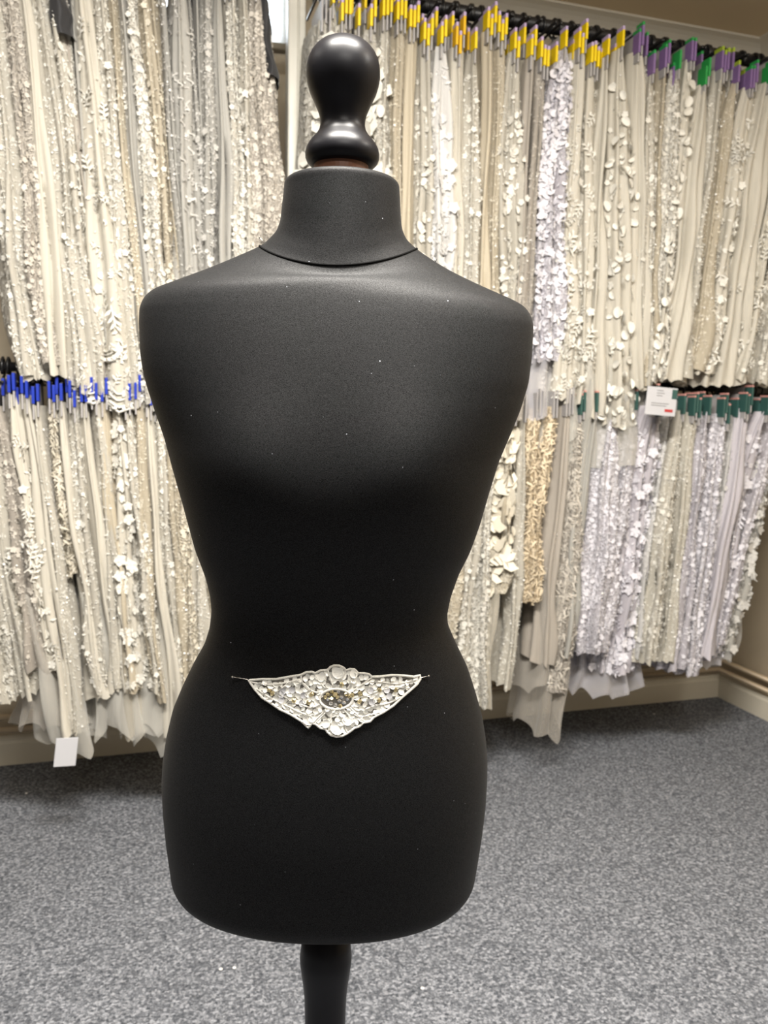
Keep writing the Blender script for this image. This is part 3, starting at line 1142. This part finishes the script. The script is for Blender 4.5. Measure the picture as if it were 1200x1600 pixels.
class Drape:
    """a gathered sheet hung across the rail: closed, rippled, long and narrow in plan"""

    def __init__(s, top, bottom, hw0, hw1, hw2, hd0, hd1, ripple, k, seed, yoff=0.0, scallop=0.0):
        s.top, s.bot = np.array(top, float), np.array(bottom, float)   # local (x, y, z)
        s.hw, s.hd = (hw0, hw1, hw2), (hd0, hd1)
        s.rip, s.k, s.y, s.sc = ripple, k, yoff, scallop
        q = np.random.default_rng(seed)
        s.ph = q.uniform(0, 2 * PI, 8)
        s.am = q.uniform(.5, 1.0, 8)
        s.kk = [max(3, int(k * f)) for f in (1, .62, 1.45)]

    def P(s, phi, t):
        phi, t = np.asarray(phi, float), np.asarray(t, float)
        hw = s.hw[0] + (s.hw[1] - s.hw[0]) * np.clip(t / .22, 0, 1) ** .7 + (s.hw[2] - s.hw[1]) * np.clip((t - .22) / .78, 0, 1) ** 1.2
        hd = s.hd[0] + (s.hd[1] - s.hd[0]) * np.clip(t / .35, 0, 1) ** .8
        c = s.top + (s.bot - s.top) * t[..., None]
        sway = t ** .5 * (.009 * np.sin(4.5 * t + s.ph[0]) + .004 * np.sin(13 * t + s.ph[1]))
        hw = hw * (1 + .16 * np.sin(9 * t + s.ph[7]) * t ** .5 + .10 * np.sin(23 * t + s.ph[4]) * t ** .5)
        grow = np.clip(.35 + 1.1 * t, 0, 1.2)
        rp = s.am[0] * np.sin(s.kk[0] * phi + s.ph[2] + 2.2 * np.sin(2.6 * t + s.ph[5])) + .7 * s.am[1] * np.sin(s.kk[1] * phi + s.ph[3] - 3.5 * t) + .5 * s.am[2] * np.sin(s.kk[2] * phi + s.ph[4] + 3 * t)
        rp = s.rip * grow * rp * (1 + .35 * np.sin(17 * t + 3 * phi + s.ph[6]))
        ex, ey = np.cos(phi), np.sin(phi)
        nl = np.hypot(ex * hd, ey * hw) + 1e-9
        x = c[..., 0] + hw * ex + rp * ex * hd / nl * 1.0 + sway
        y = c[..., 1] + s.y + hd * ey + rp * ey * hw / nl * 1.2
        z = c[..., 2] + s.sc * t ** 8 * (np.abs(np.sin(s.kk[1] * phi + s.ph[7])) + .6 * np.sin(2 * phi + s.ph[0]))
        return np.stack([x, y, z], -1)

    def mesh(s, nphi=64, nt=26, t0=0.0, t1=1.0):
        ph = np.linspace(0, 2 * PI, nphi, endpoint=False)
        tt = t0 + (t1 - t0) * np.linspace(0, 1, nt) ** .9
        A, B = np.meshgrid(ph, tt)
        V = s.P(A, B).reshape(-1, 3)
        i, k = np.meshgrid(np.arange(nt - 1), np.arange(nphi), indexing='ij')
        l = (k + 1) % nphi
        Fq = np.stack([i * nphi + k, (i + 1) * nphi + k, (i + 1) * nphi + l, i * nphi + l], -1).reshape(-1, 4)
        return V, Fq

    def frame(s, phi, t):
        e = 1e-3
        p = s.P(phi, t)
        d1 = s.P(phi + e * 10, t) - p
        d2 = s.P(phi, t + e) - p
        n = np.cross(d2, d1)
        n /= np.linalg.norm(n, axis=-1, keepdims=True) + 1e-12
        q = s.P(phi, t)
        # outward: away from the sheet's centre line in plan
        n *= np.where(n[..., 1:2] * np.sin(phi)[..., None] + n[..., 0:1] * np.cos(phi)[..., None] * .3 < 0, -1, 1)
        up = -d2 / (np.linalg.norm(d2, axis=-1, keepdims=True) + 1e-12)
        ac = np.cross(up, n)
        ac /= np.linalg.norm(ac, axis=-1, keepdims=True) + 1e-12
        return p, ac, np.cross(n, ac), n


def scatter(drape, kind, n, size, R, t_lo=.04, t_hi=.99, spread=1.35, low_bias=1.0, tilt=.35, upright=.5, flat=False):
    """vertices and faces of n motifs sewn over the side of the drape that faces the room"""
    if n <= 0:
        return np.zeros((0, 3)), []
    tv, tf = TPL[kind]
    phi = -PI / 2 + R.uniform(-spread, spread, n)
    t = t_lo + (t_hi - t_lo) * R.uniform(0, 1, n) ** (1 / low_bias)
    p, ac, up, nn = drape.frame(phi, t)
    a = R.normal(0, 1, n) * (1 - upright) * 2.6 + R.choice([0, PI], n, p=[.7, .3])
    ca, sa = np.cos(a)[:, None], np.sin(a)[:, None]
    e1, e2 = ac * ca + up * sa, -ac * sa + up * ca
    n3 = nn + .65 * tilt * R.normal(0, .5, (n, 3))
    n3 /= np.linalg.norm(n3, axis=-1, keepdims=True)
    sz = (size * R.uniform(.65, 1.35, n))[:, None, None]
    V = p[:, None, :] + .0008 * nn[:, None, :] + sz * (tv[None, :, 0:1] * e1[:, None, :] + tv[None, :, 1:2] * e2[:, None, :] + tv[None, :, 2:3] * n3[:, None, :])
    return V, tf


def join_motifs(parts):
    VV, FF, b = [], [], 0
    for V, tf in parts:
        if not len(V):
            continue
        m, k = V.shape[0], V.shape[1]
        VV.append(V.reshape(-1, 3))
        for f in tf:
            arr = (np.arange(m)[:, None] * k + np.array(f)[None, :] + b)
            FF += arr.tolist()
        b += m * k
    return (np.concatenate(VV), FF) if VV else (None, None)


KINDS = {   # base material, motifs (kind, per square metre, size, low bias, tilt), beads per m2
    'tulle': ('tulle', (('squiggle', 60, .008, 1.5, .3),), 20),
    'lace': ('open', (('squiggle', 4200, .0105, 1.2, .35), ('leaf', 3000, .010, 1.2, .35), ('flower', 800, .015, 1.6, .3)), 120),
    'dense': ('full', (('squiggle', 6500, .010, 1.0, .4), ('flower', 1800, .013, 1.2, .4), ('leaf', 2800, .010, 1.0, .4)), 80),
    'beaded': ('open', (('squiggle', 3600, .009, 1.2, .35), ('leaf', 2600, .009, 1.2, .4)), 900),
    'sprig': ('tulle', (('sprig', 420, .05, 1.6, .25), ('leaf', 900, .016, 1.8, .35), ('flower', 350, .022, 2.2, .3)), 120),
    'floral': ('tulle', (('flower', 1300, .028, 1.5, .6), ('leaf', 1300, .017, 1.3, .4), ('sprig', 150, .05, 1.2, .3)), 80),
    'petal': ('tulle', (('petal', 700, .030, 1.6, .7), ('flower', 250, .022, 1.3, .5)), 60),
    'pearl': ('open', (('flower', 1000, .020, 1.3, .4), ('petal', 350, .022, 1.2, .5)), 1400),
    'scale': ('full', (('scale', 6500, .018, 1.0, .5), ('flower', 900, .018, 1.0, .5)), 60),
    'fringe': ('full', (('fringe', 7000, .020, 1.0, .6), ('squiggle', 1500, .012, 1.0, .5)), 60),
    'swirl': ('tulle', (('squiggle', 1400, .020, 1.1, .2),), 260),
    'ruffle': ('full', (('scale', 900, .050, 1.0, .9), ('petal', 300, .028, 1.0, .6)), 20),
    'sheet': ('tulle', (), 0),
}
WORDS = {'tulle': 'plain tulle', 'lace': 'corded lace', 'dense': 'allover lace', 'beaded': 'beaded lace', 'sprig': 'leaf sprig tulle', 'floral': 'floral lace', 'petal': 'petal tulle', 'pearl': 'pearl flower lace', 'scale': 'scalloped bobble lace', 'fringe': 'fringed lace', 'swirl': 'swirl beaded tulle', 'ruffle': 'ruffled satin', 'sheet': 'plain sheet'}
ORD = ['first', 'second', 'third', 'fourth', 'fifth', 'sixth', 'seventh', 'eighth', 'ninth', 'tenth', 'eleventh', 'twelfth', 'thirteenth', 'fourteenth', 'fifteenth', 'sixteenth', 'seventeenth', 'eighteenth', 'nineteenth', 'twentieth']
ORD += ['twenty-' + w for w in ORD[:9]] + ['thirtieth'] + ['thirty-' + w for w in ORD[:9]] + ['fortieth'] + ['forty-' + w for w in ORD[:9]] + ['fiftieth'] + ['fifty-' + w for w in ORD[:9]] + ['sixtieth'] + ['sixty-' + w for w in ORD[:9]] + ['seventieth'] + ['seventy-' + w for w in ORD[:9]]
N_SAMPLE = 0


XB = {'UR': ((440, 410), (486, 468), (582, 575), (692, 680), (806, 788), (850, 815), (882, 850), (908, 884), (928, 906), (948, 926), (970, 972), (998, 1001), (1020, 1012), (1040, 1018), (1060, 1024), (1080, 1036), (1104, 1052), (1130, 1068), (1152, 1085), (1176, 1105), (1206, 1135), (1236, 1165), (1262, 1190), (1292, 1215), (1322, 1240)),
      'LR': ((700, 676), (728, 700), (774, 746), (800, 778), (820, 800), (842, 815), (866, 838), (888, 862), (908, 868), (930, 893), (962, 920), (1024, 970), (1066, 1018), (1086, 1036), (1106, 1056), (1132, 1080), (1166, 1105), (1196, 1122), (1232, 1145))}


def lean(x):
    return -.02 - .00033 * (x - 522)


def make_sample(zr, xt, yt, wpx, kind, tone, hem, tagc, tulle_hem=None, back=0.0, drop=None, width_b=1.25, hd=.13, lace_to=None, xb=None, extra=None, ntag=1):
    """xt, yt: where the gathered top shows; wpx: how wide the strip shows; hem: height at which it ends (all on the photo)"""
    global N_SAMPLE
    N_SAMPLE += 1
    seed = 1000 + N_SAMPLE
    R = np.random.default_rng(seed)
    of = O_FACE - back
    s_t, z_t = wall_sz(xt, yt, of)
    if xb is None:
        xb = xt + lean(xt) * (hem - yt)
    s_b, z_b = wall_sz(xb, hem, of)
    if z_b < .012:
        z_b = .012
    hw = wpx * 1.5 * 2.55 / F_PX / 2
    root = empty('lace_sample', W(s_t, O_RAIL, zr), ROTZ)
    root['tone'], root['fab'] = tone, kind
    share('hanger', HOOK_ME, root, (0, 0, 0))
    d = R.uniform(*(drop or (.05, .11)))
    for j in range(ntag):
        dx = (j - (ntag - 1) / 2) * .011
        dz = d + (R.uniform(-.03, .025) if j else 0)
        cdo = share('header_card', CARD_ME, root, (dx, back, -dz))
        for mat, zt, h, w in TAGS[tagc]:
            share('sticker', sticker_mesh(mat, h, w), cdo, (0, 0, zt))
    # the drape, local to the rail point
    dt = d + .048
    top = (0, .01, -dt)
    bot = (s_b - s_t + R.normal(0, .012), .01, z_b - zr)
    base, motifs, nb = KINDS[kind]
    rip = .0015 if kind == 'sheet' else min(.013, max(.004, hw * .34))
    k = int(np.clip(9 + 110 * hw, 9, 24))
    dr = Drape(top, bot, (.006 + .011 * (ntag - 1)) + .10 * hw, hw, hw * width_b, .145, hd + .02, rip, k, seed, back - .02, .0 if kind == 'sheet' else .012)
    t1 = 1.0 if lace_to is None else lace_to
    V, Fq = dr.mesh(int(np.clip(48 + 700 * hw, 56, 120)), 26, 0, t1)
    fab = mesh_obj('fabric', V, Fq, LACE[tone, base], root)
    length = zr + bot[2] * 0 - z_b if False else (top[2] - bot[2])
    area = length * t1 * min(.34, 2 * hw + .10)
    parts = []
    for mk, dens, size, lb, tl in motifs:
        parts.append(scatter(dr, mk, int(1.5 * dens * area), size, R, .05, .985 * t1, 1.3, lb, tl, .25 if mk in ('squiggle', 'flower') else .6))
    if extra:
        for mk, cnt, size, lo, hi, sp in extra:
            if mk == 'petal_big':
                continue
            parts.append(scatter(dr, mk, cnt, size, R, lo, hi, sp, 1.0, .5, .4))
    VV, FF = join_motifs(parts)
    if VV is not None:
        tag(mesh_obj('embroidery', VV, FF, LACE[tone, 'thread'], fab), kind='stuff')
    if nb:
        VV, FF = join_motifs([scatter(dr, 'bead', int(.6 * nb * area), .0055, R, .05, .98 * t1, 1.3, 1.0, .2)])
        if VV is not None:
            tag(mesh_obj('beading', VV, FF, MAT['bead'], fab), kind='stuff')
    if extra:      # large petals that can be told apart: one object each
        for mk, cnt, size, lo, hi, sp in extra:
            if mk != 'petal_big':
                continue
            tv, tf = TPL['petal']
            key = 'petal mesh ' + tone
            me = bpy.data.meshes.get(key)
            if me is None:
                me = bpy.data.meshes.new(key)
                me.from_pydata([tuple(v) for v in tv], [], tf)
                me.materials.append(LACE[tone, 'thread'])
            phi = -PI / 2 + R.uniform(-sp, sp, cnt)
            t = R.uniform(lo, hi, cnt)
            p, ac, up, nn = dr.frame(phi, t)
            for q in range(cnt):
                a = R.uniform(-1.4, 1.4)
                n3 = nn[q] + R.normal(0, .25, 3)
                n3 /= np.linalg.norm(n3)
                e1 = np.cross(up[q], n3)
                e1 /= np.linalg.norm(e1)
                e2 = np.cross(n3, e1)
                e1, e2 = e1 * math.cos(a) + e2 * math.sin(a), -e1 * math.sin(a) + e2 * math.cos(a)
                sz = size * R.uniform(.8, 1.2)
                o = bpy.data.objects.new('petal', me)
                link(o, fab)
                pos = p[q] + nn[q] * .004
                o.matrix_local = Matrix([[e1[i] * sz, e2[i] * sz, n3[i] * sz, pos[i]] for i in range(3)] + [[0, 0, 0, 1]])
    if tulle_hem is not None:
        z_h = max(.012, wall_sz(xb, tulle_hem, of)[1])
        f = 1 if bot[2] == top[2] else (top[2] - (z_h - zr)) / (top[2] - bot[2])
        d2 = Drape(top, (top[0] + (bot[0] - top[0]) * f, .01, z_h - zr), .008, hw * .9, hw * width_b * 1.7, .06, hd, rip * 1.1, max(6, int(k * .55)), seed + 5, back - .023, .028)
        V, Fq = d2.mesh(120, 18, .55, 1.0)
        mesh_obj('tulle_underlay', V, Fq, LACE[tone, 'sheer'], root)
    return root, dr, fab


UPPER_L = [  # x of the top, strip width, kind, tone, hem, tulle hem, tag
    (-52, 24, 'lace', 'ivory', 600, None), (-26, 22, 'beaded', 'ivory', 590, None), (2, 24, 'dense', 'taupe', 572, None), (26, 26, 'tulle', 'ivory', 590, None),
    (49, 34, 'beaded', 'ivory', 612, None), (72, 24, 'lace', 'ivory', 618, None), (83, 22, 'sheet', 'black', 50, None), (92, 12, 'tulle', 'taupe', 600, None), (108, 10, 'tulle', 'grey', 614, None),  # flat black sheet fills the dark spot between two samples
    (127, 34, 'sprig', 'ivory', 640, None), (152, 22, 'lace', 'ivory', 640, None), (170, 15, 'beaded', 'cream', 640, None), (186, 16, 'tulle', 'grey', 640, None),
    (203, 28, 'dense', 'ivory', 640, None), (222, 22, 'lace', 'cream', 640, None), (240, 12, 'beaded', 'cream', 640, None), (254, 12, 'beaded', 'grey', 640, None),
    (281, 32, 'swirl', 'grey', 640, None), (306, 10, 'tulle', 'grey', 640, None), (322, 17, 'lace', 'grey', 640, None), (342, 20, 'tulle', 'grey', 640, None),
    (362, 18, 'dense', 'ivory', 640, None), (380, 18, 'lace', 'ivory', 640, None), (403, 44, 'dense', 'taupe', 640, None), (417, 16, 'sheet', 'black', 116, None)]
UPPER_R = [
    (509, 22, 'dense', 'ivory', 640, None, 'plain'), (520, 26, 'ruffle', 'ivory', 640, None, 'yellow'), (540, 22, 'tulle', 'ivory', 640, None, 'yellow'), (560, 20, 'lace', 'ivory', 640, None, 'yellow'),
    (582, 52, 'ruffle', 'ivory', 640, None, 'yellow'), (604, 22, 'lace', 'ivory', 640, None, 'yellow'), (626, 18, 'beaded', 'cream', 640, None, 'yellow'), (646, 24, 'tulle', 'cream', 640, None, 'yellow'),
    (668, 22, 'pearl', 'ivory', 640, None, 'yellow'), (692, 56, 'floral', 'white', 640, None, 'yellow'), (718, 24, 'tulle', 'ivory', 640, None, 'amber'), (742, 26, 'lace', 'ivory', 640, None, 'yellow'),
    (766, 18, 'tulle', 'cream', 640, None, 'yellow'), (783, 16, 'beaded', 'cream', 640, None, 'yellow'), (806, 48, 'pearl', 'ivory', 640, None, 'yellow'), (832, 16, 'tulle', 'taupe', 640, None, 'yellow'),
    (850, 18, 'beaded', 'taupe', 660, None, 'yellow'), (882, 48, 'scale', 'lilac white', 566, 668, 'yellow'), (908, 34, 'sprig', 'ivory', 625, 700, 'yellow'), (928, 26, 'sprig', 'ivory', 640, 725, 'yellow'),
    (948, 24, 'tulle', 'ivory', 655, 740, 'yellow'), (970, 48, 'petal', 'ivory', 668, 748, 'yellow'), (998, 32, 'tulle', 'ivory', 610, None, 'purple'), (1020, 22, 'lace', 'ivory', 612, None, 'purple'),
    (1040, 20, 'beaded', 'cream', 606, None, 'purple'), (1060, 34, 'dense', 'ivory', 600, None, 'green'), (1080, 22, 'petal', 'ivory', 588, None, 'purple'), (1104, 54, 'tulle', 'ivory', 600, None, 'green'),
    (1130, 22, 'lace', 'ivory', 590, None, 'lime'), (1152, 34, 'beaded', 'cream', 585, None, 'lime'), (1176, 36, 'sprig', 'ivory', 590, None, 'purple'), (1206, 66, 'tulle', 'ivory', 604, None, 'green'),
    (1236, 26, 'sprig', 'ivory', 600, None, 'purple'), (1262, 26, 'lace', 'ivory', 604, None, 'purple'), (1292, 30, 'floral', 'ivory', 604, None, 'green'), (1322, 30, 'lace', 'ivory', 600, None, 'purple')]
LOWER_L = [
    (-62, 26, 'lace', 'ivory', 1100, None), (-34, 26, 'beaded', 'ivory', 1090, None), (-6, 28, 'lace', 'taupe', 1050, 1160), (20, 26, 'sprig', 'ivory', 1050, 1170), (40, 20, 'tulle', 'ivory', 1150, None),
    (57, 20, 'beaded', 'ivory', 1150, 1190), (82, 14, 'fringe', 'cream', 905, None), (97, 16, 'tulle', 'ivory', 1100, None), (114, 18, 'lace', 'ivory', 1085, 1160), (132, 16, 'tulle', 'ivory', 1090, None),
    (148, 18, 'beaded', 'ivory', 1080, 1160), (164, 18, 'tulle', 'cream', 1090, 1170), (182, 20, 'floral', 'ivory', 1075, 1165), (200, 18, 'lace', 'ivory', 1090, 1160), (216, 18, 'beaded', 'cream', 1100, None),
    (233, 20, 'tulle', 'ivory', 1160, 1190), (250, 18, 'lace', 'ivory', 1150, None), (268, 18, 'beaded', 'cream', 1170, None), (286, 20, 'dense', 'cream', 1160, 1200), (304, 20, 'beaded', 'ivory', 1160, None), (324, 20, 'lace', 'cream', 1160, None)]
LOWER_R = [
    (728, 26, 'dense', 'cream', 1110, None, 'plain'), (752, 24, 'lace', 'ivory', 1112, None, 'plain'), (774, 24, 'dense', 'ivory', 1108, None, 'plain'), (800, 24, 'ruffle', 'cream', 936, 1110, 'plain'), (820, 18, 'beaded', 'ivory', 1080, None, 'plain'),
    (842, 16, 'fringe', 'beige', 948, None, 'plain'), (866, 20, 'fringe', 'beige', 945, None, 'plain'), (888, 22, 'tulle', 'taupe', 1040, 1090, 'plain'), (908, 22, 'fringe', 'taupe', 1090, 1160, 'bottle'), (930, 24, 'tulle', 'grey', 1030, None, 'bottle'),
    (962, 48, 'dense', 'lilac white', 1030, None, 'bottle'), (1024, 62, 'floral', 'lilac white', 1062, 1100, 'bottle'), (1066, 22, 'lace', 'ivory', 1040, None, 'bottle'), (1086, 20, 'beaded', 'ivory', 1042, None, 'bottle'),
    (1106, 22, 'lace', 'lilac white', 1054, None, 'bottle'), (1132, 28, 'dense', 'lilac white', 1062, None, 'bottle'), (1166, 26, 'tulle', 'lilac white', 1030, None, 'bottle'), (1196, 44, 'floral', 'lilac white', 1040, 1056, 'bottle'), (1232, 36, 'floral', 'grey', 1030, 1052, 'bottle')]

ALL = []
FILL = {'UL': ['lace', 'tulle', 'beaded'], 'UR': ['tulle', 'lace', 'beaded'], 'LL': ['tulle', 'lace', 'beaded'], 'LR': ['lace', 'tulle', 'dense']}


SCALLOP, PRICE = [], []


def hang(rows, code, zr, ytop):
    R = np.random.default_rng(hash(code) % 1000 if False else {'UL': 1, 'UR': 2, 'LL': 3, 'LR': 4}[code])
    out = []
    for i, e in enumerate(rows):
        x, w, kind, tone, hem, th = e[:6]
        tg = e[6] if len(e) > 6 else 'blue'
        kw = {'drop': {'UL': (.02, .06), 'UR': (.045, .125), 'LL': (.022, .06), 'LR': (.018, .045)}[code]}
        if kind == 'sprig' and code == 'UL':
            kw.update(width_b=3.6)
        if x == 509:
            kw.update(xb=462, width_b=2.8)
        if code == 'UR' and kind == 'petal':
            kw['extra'] = [('petal_big', 46, .036, .84, 1.0, 1.25), ('petal_big', 16, .030, .2, .8, .9)]
            kw['width_b'] = 1.7 if x == 970 else 1.25
        if code in XB:
            kw['xb'] = float(np.interp(x, *zip(*XB[code])))
        if kind == 'floral' and code == 'LR':
            kw['hd'] = .08
            kw['width_b'] = 1.1
        root, dr, fab = make_sample(zr, x, ytop(x), w, kind, tone, hem, tg, th, -.02 if kind == 'sheet' and x < 100 else 0.0 if w > 15 else R.uniform(.0, .03), ntag=int(R.integers(1, 4 if code in ('UR', 'LR') else 3)), **kw)
        if kind == 'sprig' and code == 'UL':
            SCALLOP.append((root, dr, fab))
        if x == 1024:
            PRICE.append(root)
            root['label_x'] = x
        if x == 57:
            root['label_x'] = x
            PRICE.append(root)
        out.append((x, root))
        if i + 1 < len(rows):
            gap = rows[i + 1][0] - x
            if gap >= 14 and not (code == 'LL' and 55 < x < 80) and not (code == 'LR' and x in (820, 842)):
                xm = x + gap / 2 + R.uniform(-2, 2)
                fk = FILL[code][int(R.integers(3))]
                ft = tone if R.random() < .7 else {'lilac white': 'white', 'white': 'ivory'}.get(tone, 'ivory')
                root, dr, fab = make_sample(zr, xm, ytop(xm), max(9, gap * .45), fk, ft, min(hem, rows[i + 1][4]) - R.uniform(5, 30), tg, None, R.uniform(.02, .05), ntag=1, drop=kw['drop'], xb=float(np.interp(xm, *zip(*XB[code]))) if code in XB else None)
                out.append((xm, root))
    return out


GROUPS = (('UL', UPPER_L, Z_UP, lambda x: 30 - .12 * (300 - x) * 0 + .11 * (x - 300) * .6, 'lace samples on the upper left rail'),
          ('UR', UPPER_R, Z_UP, lambda x: 110 + .10 * (x - 1000), 'lace samples on the upper right rail'),
          ('LL', LOWER_L, Z_LOW, lambda x: 665 - .02 * x, 'lace samples on the lower rail left of the form'),
          ('LR', LOWER_R, Z_LOW, lambda x: 668 - .02 * (x - 1000), 'lace samples on the lower rail right of the form'))
WHERE = {'UL': 'left of the white post, upper rail', 'UR': 'right of the white post, upper rail', 'LL': 'from the left, lower left row', 'LR': 'from the right wall, lower row'}
for code, rows, zr, yt, grp in GROUPS:
    got = sorted(hang(rows, code, zr, yt), key=lambda q: q[0])
    if code in ('UL', 'LR'):
        got = got[::-1]
    vis = [g for g in got if g[0] > -10]
    for i, (x, root) in enumerate(got):
        tone, kind = root['tone'], root['fab']
        tag(root, '%s %s sample, %s %s' % (tone, WORDS[kind], ORD[i], WHERE[code]), 'fabric sample', grp)
        del root['tone'], root['fab']
        ALL.append((code, x, root))

# scalloped cord border and rosettes worked along the hem of the wide leaf sprig sample
root, dr, fab = SCALLOP[0]
hwb, L_ = dr.hw[2], float(dr.top[2] - dr.bot[2])


def on_drape(dx, dz, h=.003):
    """dx across from the middle of the face, dz up from the hem"""
    phi = np.array([-PI / 2 + math.asin(max(-.98, min(.98, dx / hwb)))])
    t = np.array([1 - dz / L_])
    p, ac, up, nn = dr.frame(phi, t)
    return p[0] + nn[0] * h


for cx_, r0 in ((.02, .075), (-.09, .06), (.125, .055), (-.02, .04)):
    for q in (1.0, .84, .60, .38):
        base_z = .062 if r0 != .04 else .16
        pts = [on_drape(cx_ + r0 * q * math.cos(t), base_z + r0 * q * math.sin(t)) for t in np.linspace(-PI, 0, 17)]
        MB().tube(pts, .0034 if q in (1.0, .84) else .0024, 5).build('scallop_cord', LACE['ivory', 'thread'], fab, True)
    for t in np.linspace(-PI * .92, -PI * .08, 9):
        p = on_drape(cx_ + r0 * .92 * math.cos(t), base_z + r0 * .92 * math.sin(t), .004)
        q_ = MB().add(tpl_bead()[0] * .009, tpl_bead()[1]).build('pearl', MAT['bead'], fab, True)
        q_.location = tuple(map(float, p))
        q_.rotation_euler = (PI / 2, 0, 0)

# white swing cards
for root in PRICE:
    if root['label_x'] == 57:
        o = MB().box((-.026, -.0015, -.078), (.030, .0015, 0), .0008).build('hang_tag', MAT['white'], root)
        lx, lz = wall_sz(104, 1153, .66)
        b = W(lx, .66, lz)
        loc = Matrix.Translation(root.location) @ Matrix.Rotation(ROTZ, 4, 'Z')
        o.location = loc.inverted() @ Vector(b)
        o.rotation_euler = (0, .12, .2)
        tag(o, 'white card tag hanging at the hem')
    else:
        lx, lz = wall_sz(1012, 603, .665)
        b = W(lx, .665, lz)
        loc = Matrix.Translation(root.location) @ Matrix.Rotation(ROTZ, 4, 'Z')
        c = MB().box((0, -.001, -.088), (.104, .001, 0), .0006).build('price_card', MAT['white'], root)
        c.location = loc.inverted() @ Vector(b)
        c.rotation_euler = (0, .06, -.1)
        for k in range(5):
            w_ = (.022, .026, .020, .060, .052)[k]
            z_ = (-.010, -.018, -.026, -.050, -.057)[k]
            x_ = .034 if k < 3 else .018
            MB().box((x_, -.0016, z_ - .0016), (x_ + w_, -.0009, z_)).build('print_line', MAT['print'], c)
        MB().box((.066, -.0017, -.076), (.094, -.0009, -.067), .0003).build('red_print', MAT['red'], c)
        MB().box((.086, -.0018, -.034), (.104, -.0008, -.004), .0003).build('sticker', MAT['bottle'], c)
    del root['label_x']

# ------------------------------------------------------------------ small things
SPECKS = ((41, 1240, 'farthest left, near the left skirting'), (799, 1123, 'right of the form, close to the back skirting'), (366, 1513, 'below the form, right one of a pair'),
          (660, 1545, 'to the right of the black pole'), (1022, 1116, 'under the lilac row, middle one of three'), (958, 1098, 'under the lilac row, leftmost of three'),
          (1076, 1086, 'under the lilac row, nearest the room corner'), (212, 1168, 'under the hems left of the form'), (345, 1515, 'below the form, left one of a pair'))
for x, y, where in SPECKS:
    d = ray(x, y)
    p = CAM + d * ((.0 - CAM_H) / d[2])
    k = 8
    q = MB().add([(.004 * math.cos(2 * PI * j / k), .004 * math.sin(2 * PI * j / k), .0005) for j in range(k)] + [(.004 * math.cos(2 * PI * j / k), .004 * math.sin(2 * PI * j / k), .0022) for j in range(k)] + [(0, 0, .0034)],
                 [(j, (j + 1) % k, k + (j + 1) % k, k + j) for j in range(k)] + [(k + j, k + (j + 1) % k, 2 * k) for j in range(k)] + [tuple(range(k))[::-1]])
    o = q.build('loose_sequin', MAT['bead'], None, True)
    o.location = tuple(map(float, p))
    tag(o, 'tiny white sequin on the carpet ' + where, 'sequin', 'loose sequins on the carpet')
